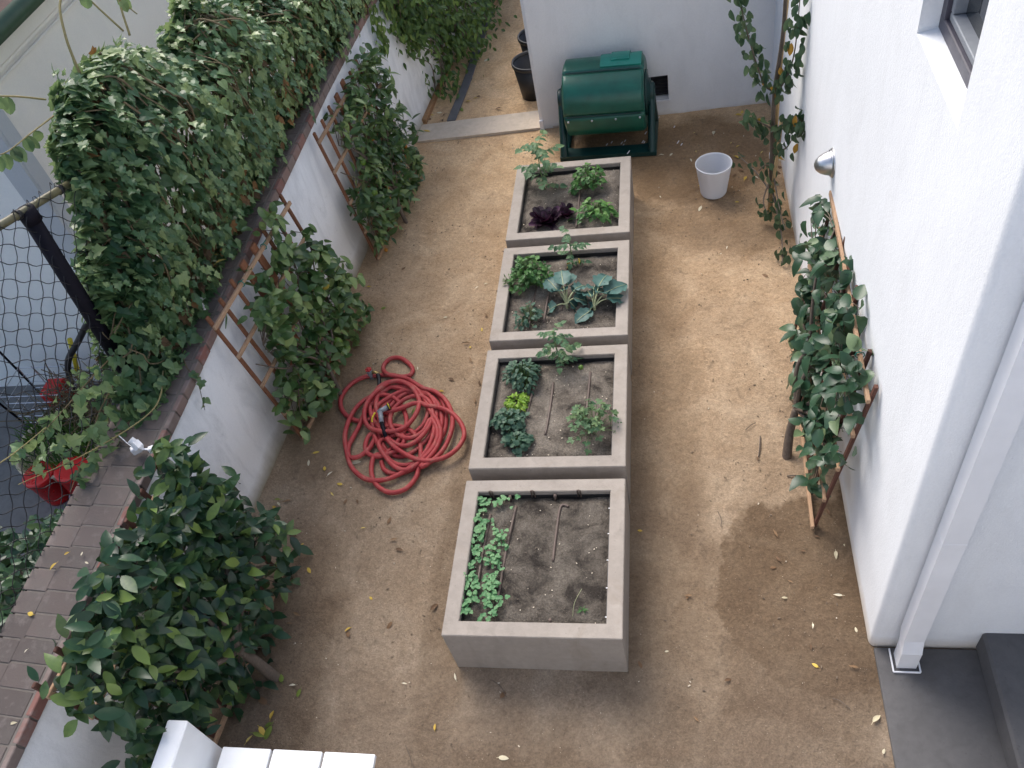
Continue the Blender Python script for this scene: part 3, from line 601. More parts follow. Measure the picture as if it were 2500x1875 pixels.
# ================================================================== ALLEY AT THE BACK
cl = thing('climber', (-1.15, 6.6, 0), 'bushy green climber tumbling over the wall at the start of the back alley', 'climbing plant')
lf = MB(); tw = MB()
for _ in range(230):
    y = rnd.uniform(5.5, 8.8); h = interp(y, [5.3, 5.8, 6.2, 8.6], [1.40, 1.38, 1.36, 1.36]); z = rnd.uniform(.05, h) if y > 5.9 else rnd.uniform(.75, h)
    x = wall_x(y) + rnd.uniform(-.05, .12) + .36 * min(1, max(0, (y - 5.7) / .6)) * (1 - .35 * abs(z - .7)) * rnd.random()
    p = V((x, y, z)); root = V((wall_x(y) - .05, y + rnd.uniform(-.3, .5), min(1.5, z + .5)))
    tw.tube(spline([root, root.lerp(p, .5) + V((.1, 0, .1)), p], 4), [.006] * 9, 4, False)
    for k in range(26):
        q = p + V((rnd.gauss(0, .09), rnd.gauss(0, .11), rnd.gauss(0, .12))); q.x = max(q.x, wall_x(q.y) + .005)
        if q.z < .01: continue
        lf.leaf(q, V((rnd.uniform(-.3, .9), rnd.uniform(-.8, .4), rnd.uniform(-1, .1))), V((.5, -.5, .8)) + rv(.5), rnd.uniform(.05, .09), rnd.uniform(.024, .042), OVAL, .25, .3, min(1, max(0, rnd.gauss(.36, .2))))
# hanging tongues on the wall face
for (yy, zb) in ((5.55, .75), (5.0, 1.0), (5.75, .6), (5.3, 1.05)):
    for k in range(70):
        z = rnd.uniform(zb, 1.42); q = V((wall_x(yy) + rnd.uniform(.02, .09), yy + rnd.gauss(0, .06), z))
        lf.leaf(q, V((.3, -.2, -1)) + rv(.4), V((.7, -.4, .5)) + rv(.4), rnd.uniform(.05, .08), .032, OVAL, .25, .3, min(1, max(0, rnd.gauss(.55, .2))))
lf.build('foliage', M['vinel'], cl)
for _ in range(10): 
    a = V((rnd.uniform(-1.2, -1.02), rnd.uniform(5.95, 7.2), 0)); tw.tube(spline([a, a + V((-.02, .02, .4)), a + V((-.1, .05, .9))], 4), .012, 5, False)
tw.build('stem', M['bark'], cl)
mb = MB(); mb.beam((-1.135, 5.44, .02), (-1.05, 6.55, .02), .055, .075, bev=.005, tint=.4); tag(mb.build('timber_edging', M['timber']), 'brown timber edging board lying against the foot of the white wall', 'timber')
mb = MB(); pl = [(-.862, 5.44, .012), (-.80, 6.2, .012), (-.775, 6.9, .014), (-.735, 7.62, .02)]
c = spline(pl, 6)
for i in range(len(c) - 1): mb.beam(c[i] - (c[i + 1] - c[i]) * .02, c[i + 1] + (c[i + 1] - c[i]) * .02, .086 - .0001 * i, .018 - .0002 * i, bev=.003)
tag(mb.build('flat_pipe', M['board']), 'long flat grey strip running down the middle of the sandy alley', 'drain strip')
mb = MB(); mb.tube(spline([(-.735, 7.66, .02), (-.70, 7.9, .03), (-.72, 8.6, .025), (-.66, 9.4, .03)], 6), .022, 8); tag(mb.build('buried_pipe', M['timber'], smooth=True), 'thin rusty pipe continuing past the end of the grey strip', 'pipe')
# black nursery pots half hidden by the back wall
def nursery_pot(loc, r, h, label):
    t = thing('nursery_pot', loc, label, 'plant pot', 'black nursery pots in the alley')
    x, y, z = loc
    mb = MB(); mb.lathe([(.001, .005), (r * .74, .0), (r * .95, h * .9), (r * .92, h * .9), (r * .71, .02), (.001, .02)], loc, n=32); mb.build('pot_body', M['black'], t, True)
    mb = MB(); mb.lathe([(r * .95, h * .88), (r * 1.0, h * .90), (r * 1.02, h * .96), (r * 1.0, h), (r * .94, h), (r * .92, h * .93)], loc, n=32); mb.build('rim', M['black'], t, True)
nursery_pot((-.055, 5.80, 0), .185, .36, 'nearest of the black nursery pots, its whole side showing beside the white wall corner')
nursery_pot((-.045, 6.30, 0), .185, .36, 'middle black nursery pot, standing right behind the nearest one')
nursery_pot((-.055, 6.86, 0), .185, .36, 'farthest black nursery pot, only a sliver of rim showing')

# ================================================================== NEIGHBOUR'S CLUTTER
bp = thing('bowl_planter', (-3.2, 1.78, zn), 'large cream bowl planter with tufts of grass behind the red pots', 'planter')
p_ = at(135, 1118, -.35); c = (p_.x, p_.y + .16, zn); mb = MB(); mb.lathe([(.001, 0), (.22, 0), (.33, .10), (.37, .26), (.385, .30), (.36, .30), (.34, .25), (.001, .22)], c, n=36); mb.build('bowl', M['clay'], bp, True)
mb = MB()
for _ in range(420):
    a = rnd.uniform(0, 2 * pi); r = .32 * sqrt(rnd.random()); p = V(c) + V((r * cos(a), r * sin(a), .22)); mb.leaf(p, V((cos(a) * .5, sin(a) * .5, 1)) + rv(.4), V((cos(a), sin(a), .2)), rnd.uniform(.12, .30), .014, LANCE, .2, rnd.uniform(.2, .9), rnd.gauss(.5, .2))
mb.build('grass', M['grass'], bp)
mb = MB()
for _ in range(110):
    a = rnd.uniform(0, 2 * pi); r = .25 * sqrt(rnd.random()); p = V(c) + V((.10 + r * cos(a), .2 + r * sin(a), .22)); mb.tube([p, p + V((rnd.uniform(-.15, .15), rnd.uniform(-.1, .2), .22)), p + V((rnd.uniform(-.3, .3), rnd.uniform(-.2, .35), rnd.uniform(.25, .45)))], .004, 4, False)
mb.build('dead_stalk', M['twig'], bp)
def red_pot(p, r, h, label, tilt, saucer):
    t = thing('red_pot', p, label, 'plant pot', 'red pots behind the fence'); ax = V(tilt).normalized()
    mb = MB(); mb.lathe([(.001, 0), (r * .80, 0), (r * .86, h * .1), (r * .97, h * .86), (r * 1.06, h * .87), (r * 1.06, h), (r * 1.0, h * 1.01), (r * .9, h * 1.02), (.001, h * 1.0)], p, ax, 32); mb.build('pot_body', M['red'], t, True)
    if saucer:
        mb = MB(); mb.lathe([(.001, .001), (r * 1.02, 0), (r * 1.12, .035), (r * 1.07, .036), (r * .99, .012)], V(p) - ax * .02, ax, 32); mb.build('saucer', M['whitep'], t, True)
p_ = at(95, 1158, -.32); red_pot((p_.x, p_.y, zn), .118, .31, 'upright red plastic pot behind the wire fence, left of the pot with a white saucer', (0, 0, 1), False)
p_ = at(163, 1152, -.30); red_pot((p_.x, p_.y, zn + .03), .118, .31, 'glossy red pot with a white saucer behind the wire fence', (.12, .06, 1), True)
jd = thing('jade_shrub', (-2.4, .2, zn), 'dark fleshy leaved shrub crowding the left side of the brick cap', 'shrub')
mb = MB(); tw = MB()
for _ in range(210):
    y = rnd.uniform(-.9, .85); x = rnd.uniform(-3.0, fx(y) - .06); ztop = interp(y, [-.9, 0, .4, .85], [.55, .78, .72, .30]) - .35 * max(0, -2.3 - x)
    p = V((x, y, rnd.uniform(-.3, ztop))); tw.tube([V((x + .05, y, zn)), p + V((.03, 0, -.15)), p], .009, 4, False)
    for k in range(30):
        q = p + rv(.11); q.x = min(q.x, fx(q.y) - .035)
        mb.leaf(q, V((rnd.uniform(-.6, .8), rnd.uniform(-.8, .4), rnd.uniform(-.2, .8))), V((.3, -.3, 1)) + rv(.6), rnd.uniform(.045, .075), rnd.uniform(.032, .048), BROAD, .12, .15, min(1, max(0, rnd.gauss(.42, .22))))
mb.build('foliage', M['jade'], jd); tw.build('stem', M['bark'], jd)
ct = thing('wire_cart', (-3.55, 2.15, zn), 'folding wire cart with red things inside beyond the chain link fence', 'cart')
c0 = at(165, 1012, zn); mb = MB()
for k in range(5):
    z = .10 + k * .085
    mb.tube([c0 + V(q) + V((0, 0, z)) for q in ((-.28, -.16, 0), (.28, -.16, 0), (.28, .16, 0), (-.28, .16, 0), (-.28, -.16, 0))], .0045, 5)
for sx in (-.28, -.14, 0, .14, .28):
    for sy in (-.16, .16): mb.tube([c0 + V((sx, sy, .08)), c0 + V((sx, sy, .46))], .0045, 5)
for sx in (-.14, 0, .14): mb.tube([c0 + V((sx, -.16, .1)), c0 + V((sx, .16, .1))], .0045, 5)
mb.build('basket', M['steel'], ct)
mb = MB(); mb.tube([c0 + V((-.28, .16, .1)), c0 + V((-.38, .2, .85)), c0 + V((-.36, 0, .90)), c0 + V((-.38, -.2, .85)), c0 + V((-.28, -.16, .1))], .010, 8); mb.build('handle', M['blackm'], ct, True)
for sx in (-.24, .24):
    for sy in (-.19, .19):
        mb = MB(); mb.lathe([(.001, -.012), (.05, -.012), (.055, 0), (.05, .012), (.001, .012)], c0 + V((sx, sy, .055)), (0, 1, 0), 16); mb.build('wheel', M['black'], ct, True)
mb = MB(); mb.box(c0 + V((.12, -.02, .26)), (.20, .20, .30), bev=.03); tag(mb.build('red_crate', M['red']), 'red plastic container sitting inside the wire cart', 'container')
mb = MB(); a = at(212, 1000, zn); mb.tube([a, at_y(170, 828, a.y + .12)], .020, 8); mb.mi = 0; br = mb.build('yellow_handle', M['yellow'], None, True); tag(br, 'yellow tool handle leaning on the pale grey house wall', 'tool')
mb = MB(); a = at(190, 1010, zn); mb.tube(spline([a, at_y(176, 950, a.y + .02), at_y(166, 885, a.y + .05), at_y(190, 835, a.y + .08), at_y(218, 780, a.y + .10)], 6), [.012] * 6 + [.026] * 19, 8); tag(mb.build('black_cane', M['black'], None, True), 'black curved handle leaning beside the yellow tool by the grey wall', 'tool')

# ================================================================== TRELLISES AND TRAINED TREES
def trellis(P0, P1, T, N, label, dark=False):
    P0, P1, T, N = V(P0), V(P1), V(T), V(N).normalized(); P = lambda u, v: P0 + (P1 - P0) * u + T * v
    t = thing('trellis', P0, label, 'trellis', 'cedar trellises along the walls')
    ex = (P1 - P0).normalized(); L = (P1 - P0).length
    sm = M['cedar_dark'] if dark else M['cedar']
    for i in range(8):
        u = .012 + i / 7 * .976; wd = .058 if i in (3, 4) else .026
        mb = MB(); o = -N * .014; mb.beam(P(u, .012) + o, P(u, 1.0 + .045 + rnd.uniform(0, .02)) + o, wd, .018, N, .003, rnd.random()); mb.build('slat', sm if i % 3 != 0 or dark else M['cedar'], t)
    for v in (.03, .27, .52, .765, .99):
        mb = MB(); mb.beam(P(-.012, v) + N * .006, P(1.012, v) + N * .006, .028, .018, N, .003, rnd.random()); mb.build('rail', M['cedar_light'], t)
    return P
def tree(kind, base, P, N, label, cat, mask, mat, leaf, nclus, per, depth, fruit=None, trunk_r=.018, limbs=9, spread=.06, tint=.45, topjoin=.22, limb_uv=None, bark='bark', out=.55, taper=0.0):
    """leaf = (profile, length, width, fold, curl)"""
    N = V(N).normalized(); base = V(base); t = thing(kind, base, label, cat)
    Z = V((0, 0, 1)); tr = MB(); j = P(.5, topjoin) + N * .06; j.x = lerp(base.x, j.x, .55); j.y = lerp(base.y, j.y, .5)
    tk = spline([base - Z * .03, base.lerp(j, .5) + rv(.015), j], 6); tr.tube(tk, [lerp(trunk_r * 1.15, trunk_r * .8, i / (len(tk) - 1)) for i in range(len(tk))], 8)
    nodes = [j]
    uv = limb_uv or [((k + .5) / limbs, rnd.uniform(.6, .95)) for k in range(limbs)] + [(.08, .35), (.92, .35)]
    for (u, v) in uv:
        e = P(u, v) + N * rnd.uniform(.0, depth * .4); m1 = j.lerp(e, .35) + rv(.05); m2 = j.lerp(e, .7) + rv(.05)
        c = spline([j, m1, m2, e], 5); tr.tube(c, [lerp(trunk_r * .6, .004, i / (len(c) - 1)) for i in range(len(c))], 6); nodes += c[2:]
    lf = MB(); k = 0; tries = 0; fr = []
    prof, LL, LW, fo, cu = leaf
    while k < nclus and tries < nclus * 40:
        tries += 1; u, v = rnd.uniform(-.08, 1.10), rnd.uniform(.0, 1.12)
        if rnd.random() > mask(u, v): continue
        k += 1; dp = depth * rnd.random() ** .8 * min(1, .45 + mask(u, v)) * (1 - taper * min(1, max(0, v))) * (.55 if taper and v < .38 else 1); p = P(u, v) + N * (dp + .015) + rv(.02)
        if p.z < .04: p.z = .04 + rnd.random() * .05
        q = min(nodes, key=lambda c: (c - p).length_squared)
        mid = q.lerp(p, .5) + V((0, 0, .02)); tr.tube([q, mid, p], [.004, .003, .002], 4, False, rnd.random())
        gt = rnd.gauss(tint, .12) + (.06 if v > .7 else 0)
        for _ in range(per):
            d = (N * rnd.uniform(-.1, 1.0) * out + rv(1.0) + V((0, 0, -.15))); n = (V((0, 0, 1)) * .8 + N * .55 + rv(.45))
            s = rnd.uniform(.75, 1.2); bp_ = p + rv(spread)
            ti = min(1, max(0, gt + rnd.gauss(0, .18)))
            if rnd.random() < .035: ti = .97
            lf.leaf(bp_, d, n, LL * s, LW * s, prof, fo * rnd.uniform(.5, 1.6), cu * rnd.uniform(0, 1.8), ti)
    tr.build('trunk', M[bark], t, True); lf.build('foliage', M[mat], t, True)
    for (u, v, d, r, m_) in fruit or []:
        mb = MB(); p = P(u, v) + N * d; mb.ball(p, r, 10, sq=1.12); mb.tube([p + V((0, 0, r)), p + V((0, 0, r + .03))], .002, 4); mb.build('fruit', M[m_], t, True)
    return t
# far left: kumquat with orange fruit
NA = V((1, -.085, .08))
PA = trellis((-1.17, 3.42, .0), (-1.066, 4.62, .0), (-.098, -.045, 1.20), NA, 'cedar trellis farthest back on the left wall, holding the tree with small orange fruit')
def mA(u, v):
    if u < 0: return .2 if .25 < v < .5 else 0
    if u < .24 and v > .55: return .04
    if u > 1.02: return .30 if .25 < v < .95 else 0
    if v > 1.03: return .35 if u > .5 else 0
    if v < .10: return .12
    return .95 if u > .18 or v < .55 else .6
tree('citrus_tree', (-1.03, 3.92, 0), PA, NA, 'dense citrus tree dotted with small orange fruit on the farthest left trellis', 'fruit tree', mA, 'citrus', (OVAL, .098, .042, .30, .28), 225, 5, .065,
     [(.10, .10, .07, .017, 'orange'), (.06, .05, .06, .016, 'orange'), (.22, .14, .08, .017, 'orange'), (.33, .28, .08, .017, 'orange'), (.38, .33, .09, .016, 'orange'), (.36, .26, .08, .016, 'orange'), (.62, .30, .09, .017, 'orange'), (.72, .33, .09, .017, 'orange'), (.82, .28, .08, .017, 'orange'), (.88, .33, .08, .017, 'orange'), (.28, .63, .06, .026, 'lime'), (.5, .66, .07, .017, 'orange'), (.22, .42, .07, .034, 'lime'), (.66, .8, .07, .016, 'orange')], trunk_r=.016, tint=.44, spread=.05)
# middle left: lemon
NB_ = V((1, -.10, .08))
PB = trellis((-1.318, 1.572, 0), (-1.186, 2.725, 0), (-.108, -.068, 1.20), NB_, 'cedar trellis in the middle of the left wall beside the coiled red hose')
def mB(u, v):
    if u < .0: return .08 if v < .3 else 0
    if u < .20 and v > .45: return 0.02
    if u < .36 and v > .86: return .0
    if v > .97: return .18 if .5 < u < .85 else 0
    if u > .85 and v > .8: return .15
    if u > 1.02: return .45 if .1 < v < .5 else 0
    if v < .08: return .2
    return .8 if v > .45 else .95
tree('citrus_tree', (-1.14, 1.95, 0), PB, NB_, 'lemon tree with light green leaves on the trellis beside the coiled red hose', 'fruit tree', mB, 'citrus', (BROAD, .086, .046, .26, .28), 205, 5, .07,
     [(.80, .52, .09, .032, 'lemon'), (.62, .20, .09, .036, 'lime'), (.66, .10, .09, .03, 'lime')], trunk_r=.015, tint=.50, spread=.055)
# near left: big dark leaves
NC = V((1, -.085, .16))
PC = trellis((-1.27, -.605, 0), (-1.17, .56, 0), (-.185, -.04, 1.15), NC, 'cedar trellis nearest the white bench, almost hidden by large dark leaves', True)
def mC(u, v):
    if u < .16 and v < .62: return .55 if v > .32 else 0
    if u < .30 and v < .34: return .12
    if u < 0: return .3 if v < .9 else .1
    if u > 1.0: return .65 if v > .15 else .3
    if v > 1.04: return .12 if u < .8 else .4
    if v < .24: return .40 if .25 < u < .78 else .10
    if u > .82 and v < .40: return .15
    return .95
tree('citrus_tree', (-1.04, -.09, 0), PC, NC, 'large leaved dark green tree bushing out over the wall beside the white bench', 'fruit tree', mC, 'big', (OVAL, .112, .050, .22, .22), 400, 5, .20, None, trunk_r=.030, tint=.36, spread=.065, topjoin=.25, out=.5, taper=.6)
# right: pear on a trellis against the house
ND = V((-1, .03, .10))
PD = trellis((1.93, .86, 0), (1.975, 2.38, 0), (.145, -.035, 1.18), ND, 'cedar trellis leaning against the bright house wall below the steel lamp', True)
def mD(u, v):
    if u < .0: return .15 if .35 < v < .7 else 0
    if v < .16: return .05
    if v > 1.03: return .06
    if u < .28: return .65 if .25 < v < .95 else .1
    if u > .84: return .30 if v > .45 else .05
    return .8 if v > .28 else .3
tree('pear_tree', (1.845, 1.355, 0), PD, ND, 'small tree with rounded leaves and a bare grey trunk trained on the house trellis', 'fruit tree', mD, 'apple', (BROAD, .086, .059, .3, .5), 140, 4, .045, None, trunk_r=.026, tint=.26, topjoin=.25, spread=.05,
     limb_uv=[(.12, .42), (.3, .75), (.5, .9), (.68, .7), (.8, .98), (.92, .6), (.25, .25)], bark='bark')
# far right: tall staked young tree, leaves turning
vt = thing('young_tree', (1.968, 3.72, 0), 'tall thin staked tree with drooping green and orange leaves in the far right corner', 'fruit tree')
tr = MB(); tkp = spline([(1.968, 3.72, -.02), (1.955, 3.73, .5), (1.945, 3.725, 1.0), (1.975, 3.72, 1.5), (1.96, 3.72, 2.2)], 6)
tr.tube(tkp, [lerp(.019, .011, i / (len(tkp) - 1)) for i in range(len(tkp))], 8); lf = MB()
def droop(mbb, q, n, L, tint):
    for _ in range(n):
        (mbb).leaf(q + rv(.06), V((rnd.uniform(-.5, .5), rnd.uniform(-.5, .4), -1)), V((-.4, -.7, .4)) + rv(.6), L * rnd.uniform(.75, 1.2), L * .5, OVAL, .45, rnd.uniform(.1, .6), min(1, max(0, rnd.gauss(tint, .15))))
BR = [([(1.945, 3.725, 1.02), (1.86, 3.70, 1.12), (1.74, 3.70, 1.5), (1.66, 3.72, 1.85)], 22, 5), ([(1.945, 3.725, 1.0), (2.00, 3.68, 1.12), (2.04, 3.62, 1.35), (2.045, 3.6, 1.75)], 20, 5),
      ([(1.95, 3.725, .72), (1.86, 3.70, .80), (1.76, 3.70, .86)], 9, 5), ([(1.95, 3.725, .70), (2.02, 3.60, .85), (2.06, 3.45, .98), (2.07, 3.38, .95)], 13, 5), ([(1.952, 3.728, .55), (2.03, 3.62, .62), (2.06, 3.5, .80)], 7, 4),
      ([(1.955, 3.73, .40), (1.90, 3.68, .45), (1.86, 3.66, .42)], 4, 4), ([(1.955, 3.73, .45), (1.98, 3.6, .30), (2.0, 3.4, .22), (2.02, 3.25, .18)], 9, 3), ([(1.96, 3.73, .18), (1.85, 3.9, .26), (1.74, 4.15, .24)], 4, 3), ([(1.96, 3.73, .30), (1.9, 3.62, .18), (1.93, 3.5, .12)], 7, 3), ([(1.96, 3.73, .25), (2.0, 3.3, .12), (1.98, 3.0, .08)], 9, 3)]
for pts, nq, nl in BR:
    c = spline(pts, 6); tr.tube(c, [lerp(.008, .003, i / (len(c) - 1)) for i in range(len(c))], 5)
    for k in range(nq):
        q = c[int((.2 + .8 * (k + rnd.random()) / nq) * (len(c) - 1))]; q = V((min(q.x, 2.085), q.y, q.z))
        if rnd.random() < .07:
            of = MB(); droop(of, q, 1, .080, .5); o_ = of.build('turning_leaf', M['oldleaf'], vt, True)
        else: droop(lf, q, max(2, nl - 1), .085, .38)
tr.build('trunk', M['bark'], vt, True); lf.build('foliage', M['apple'], vt, True); 
mb = MB(); mb.tube([(1.945, 3.66, -.05), (1.985, 3.66, .55), (1.995, 3.665, .83)], .0135, 8, tint=.6); tag(mb.build('short_stake', M['bamboo'], None, True), 'short pale wooden stake tied beside the tall young tree trunk', 'stake')
mb = MB(); mb.tube([(1.975, 3.755, .0), (1.975, 3.75, 1.2), (2.01, 3.75, 2.3)], .0125, 8, tint=.7); tag(mb.build('long_stake', M['bamboo'], None, True), 'tall wooden stake rising past the top of the picture beside the young tree', 'stake')

# ================================================================== PLANTERS
PW, PH = .914, .3956
PY0 = [0, 1.0269, 2.0579, 3.0886]; PDp = [.9458, .9508, .9457, .9426]
SOILZ = .350
PL_LABEL = ['concrete planter box nearest the viewer, mostly bare soil with a strip of seedlings', 'second concrete planter box from the front, with a bright lime green lettuce in it', 'concrete planter box holding the two big blue green broccoli plants', 'farthest concrete planter box, right in front of the green compost tumbler']
planters = []
for k in range(4):
    y0, D_ = PY0[k], PDp[k]; y1 = y0 + D_; t = thing('planter_box', (0, y0, 0), PL_LABEL[k], 'planter', 'concrete planter boxes in a row'); planters.append(t)
    r = .081; X = [0, r, PW - r, PW]; Yv = [y0, y0 + r, y1 - r, y1]; mb = MB(); b = .004
    bmm = bmesh.new()
    def bx(ax, ay, bx_, by_, za, zb):
        vs = [bmm.verts.new(p) for p in ((ax, ay, za), (bx_, ay, za), (bx_, by_, za), (ax, by_, za), (ax, ay, zb), (bx_, ay, zb), (bx_, by_, zb), (ax, by_, zb))]
        return vs
    o4 = [(0, y0), (PW, y0), (PW, y1), (0, y1)]; i4 = [(r, y0 + r), (PW - r, y0 + r), (PW - r, y1 - r), (r, y1 - r)]
    ob = [bmm.verts.new((x, y, -.02)) for x, y in o4]; ot = [bmm.verts.new((x, y, PH)) for x, y in o4]; it = [bmm.verts.new((x, y, PH)) for x, y in i4]; ib = [bmm.verts.new((x, y, .15)) for x, y in i4]
    for i in range(4):
        j = (i + 1) % 4
        bmm.faces.new((ob[i], ob[j], ot[j], ot[i])); bmm.faces.new((ot[i], ot[j], it[j], it[i])); bmm.faces.new((it[i], it[j], ib[j], ib[i]))
    bmm.faces.new(ib)
    es = [e for e in bmm.edges if all(abs(v_.co.z - PH) < 1e-5 for v_ in e.verts) and not ((e.verts[0] in ot) != (e.verts[1] in ot))] + [e for e in bmm.edges if e.verts[0] in (ob + ot) and e.verts[1] in (ob + ot) and abs(e.verts[0].co.z - e.verts[1].co.z) > .1]
    bmesh.ops.bevel(bmm, geom=es, offset=.0035, segments=2, affect='EDGES')
    bmesh.ops.recalc_face_normals(bmm, faces=bmm.faces); bmm.verts.index_update()
    mb.add([v_.co.copy() for v_ in bmm.verts], [[v_.index for v_ in f.verts] for f in bmm.faces]); bmm.free()
    mb.build('concrete_shell', M['planter'], t)
    # soil: an uneven surface, with drip tubes half sunk in it
    mb = MB(); n = 40; a0, a1, b0, b1 = r + .006, PW - r - .006, y0 + r + .006, y1 - r - .006
    for j in range(n + 1):
        for i in range(n + 1):
            x = lerp(a0, a1, i / n); y = lerp(b0, b1, j / n); p = V((x, y, k * 2.05)); ed = min(i, n - i, j, n - j) / n
            z = SOILZ + noise.noise(p * 5) * .012 + noise.noise(p * 14) * .007 + noise.noise(p * 33) * .004 - max(0, .06 - ed) * .25
            mb.v.append((x, y, z)); mb.t.append(.5)
    mb.f = [(j * (n + 1) + i, j * (n + 1) + i + 1, (j + 1) * (n + 1) + i + 1, (j + 1) * (n + 1) + i) for j in range(n) for i in range(n)]; mb.m = [0] * len(mb.f)
    mb.mi = 1
    for _ in range([60, 110, 90, 60][k]):
        x, y = rnd.uniform(a0, a1), rnd.uniform(b0, b1); s_ = rnd.uniform(.0014, .0034); mb.mi = 1 if rnd.random() < .55 else 2
        z = SOILZ + .004 + noise.noise(V((x, y, k * 2.05)) * 5) * .012
        mb.box((x, y, z), (s_ * 2.4, s_ * 1.6, s_), Matrix.Rotation(rnd.random() * 6, 3, 'Z') @ Matrix.Rotation(rnd.uniform(-.4, .4), 3, 'X'))
    mb.build('soil', [M['soild' if k == 0 else 'soil'], M['gritp'], M['bark']], t, False).data.polygons.foreach_set('use_smooth', [True] * (n * n) + [False] * (len(mb.f) - n * n))
    for (ax, ay, bx2, by2) in ((r + .004, y0 + r + .004, r + .004, y1 - r - .004), (PW - r - .004, y0 + r + .004, PW - r - .004, y1 - r - .004), (r + .004, y1 - r - .004, PW - r - .004, y1 - r - .004), (r + .004, y0 + r + .004, PW - r - .004, y0 + r + .004)):
        mb = MB(); mb.beam((ax, ay, SOILZ - .005), (bx2, by2, SOILZ - .005), .004, .036, bev=0); mb.build('liner', M['black'], t)
    tubes = {0: [[(.30, .80), (.275, .50), (.262, .28), (.255, .17)], [(.60, .79), (.555, .785), (.54, .60), (.535, .45)], [(.16, .74), (.145, .45), (.14, .20)]],
             1: [[(.33, .72), (.31, .5), (.29, .28)], [(.45, .68), (.445, .5), (.43, .27)], [(.68, .76), (.675, .55), (.67, .4)]],
             2: [[(.28, .70), (.26, .45), (.25, .15)], [(.47, .76), (.47, .5), (.46, .3)], [(.36, .5), (.345, .2)]],
             3: [[(.52, .72), (.52, .45), (.515, .15)]]}[k]
    for tb in tubes:
        mb = MB(); mb.tube(spline([(x, y0 + y, SOILZ + .004 + noise.noise(V((x, y0 + y, k * 2.05)) * 5) * .012) for x, y in tb], 6), .0075, 8); mb.build('drip_tube', M['drip'], t, True)
# end clips and tube ends in the nearest planter
t = planters[0]; y1 = PDp[0]
for x in (.148, .388, .650):
    mb = MB(); mb.tube([(x, y1 - .088, SOILZ + .0), (x, y1 - .085, PH + .012), (x + .008, y1 - .085, PH + .014), (x + .016, y1 - .086, PH + .008), (x + .016, y1 - .090, SOILZ)], .0045, 6); mb.build('hose_clip', M['drip'], t, True)
for x, y in ((.262, y1 - .105), (.52, y1 - .10), (.215, .105), (.545, .10)):
    mb = MB(); mb.tube([(x, y, SOILZ - .01), (x + .004, y, SOILZ + .035)], .009, 10); mb.build('tube_end', M['drip'], t, True)
for k in range(5):
    mb = MB(); mb.box((PW - .0865, .13 + k * .16, SOILZ + .014), (.011, .004, .004)); mb.build('liner_clip', M['whitep'], t)
    mb = MB(); mb.box((.16 + k * .14, .0855, SOILZ + .014), (.004, .011, .004)); mb.build('liner_clip', M['whitep'], t)

# ================================================================== VEGETABLES
def soil_at(u, v, z=SOILZ): p = at(u, v, z); return p
def tomato(base, top, label, n=7, tint=.5, size=.16, yellow=0):
    base = V(base); top = V(top); t = thing('tomato_plant', base, label, 'tomato plant'); st = MB(); lf = MB()
    stem = spline([base - V((0, 0, .03)), base.lerp(top, .5) + rv(.015), top], 6); st.tube(stem, [lerp(.006, .003, i / (len(stem) - 1)) for i in range(len(stem))], 6)
    for k in range(n):
        f = .18 + .82 * (k + .5) / n; q = stem[int(f * (len(stem) - 1))]; a = k * 2.4 + rnd.uniform(-.4, .4); L = size * rnd.uniform(.8, 1.2) * (1.1 - .35 * abs(f - .6))
        d = V((cos(a), sin(a), rnd.uniform(.1, .5))); e = q + d * L + V((0, 0, -.02)); c = spline([q, q + d * L * .5 + V((0, 0, .015)), e], 4); st.tube(c, .0018, 4, False)
        side = V((-sin(a), cos(a), 0))
        for (g, sgn, sz) in ((.35, 1, .7), (.35, -1, .7), (.62, 1, .9), (.62, -1, .9), (.85, 1, .8), (.85, -1, .8), (1, 0, 1.15)):
            p = c[min(len(c) - 1, int(g * (len(c) - 1)))]; dd = (d * (.55 if sgn else 1) + side * sgn + V((0, 0, -.25)) + rv(.2))
            lf.poly_leaf(p, dd, V((0, 0, 1)) + rv(.35), L * .42 * sz, TOOTH, .2, rnd.uniform(.1, .6), min(1, max(0, rnd.gauss(tint + .1 * f, .12))))
    st.build('stem', M['stem'], t, True); lf.build('foliage', M['tomato'], t)
    if yellow:
        for _ in range(yellow):
            yb = MB(); yb.leaf(base + V((rnd.uniform(-.05, .05), rnd.uniform(-.08, .03), rnd.uniform(.02, .08))), rv(1) + V((0, -.5, -.8)), V((0, 0, 1)) + rv(.4), .045, .024, OVAL, .3, .4, rnd.random())
            yb.build('yellow_leaf', M['fall_y'], t)
    return t
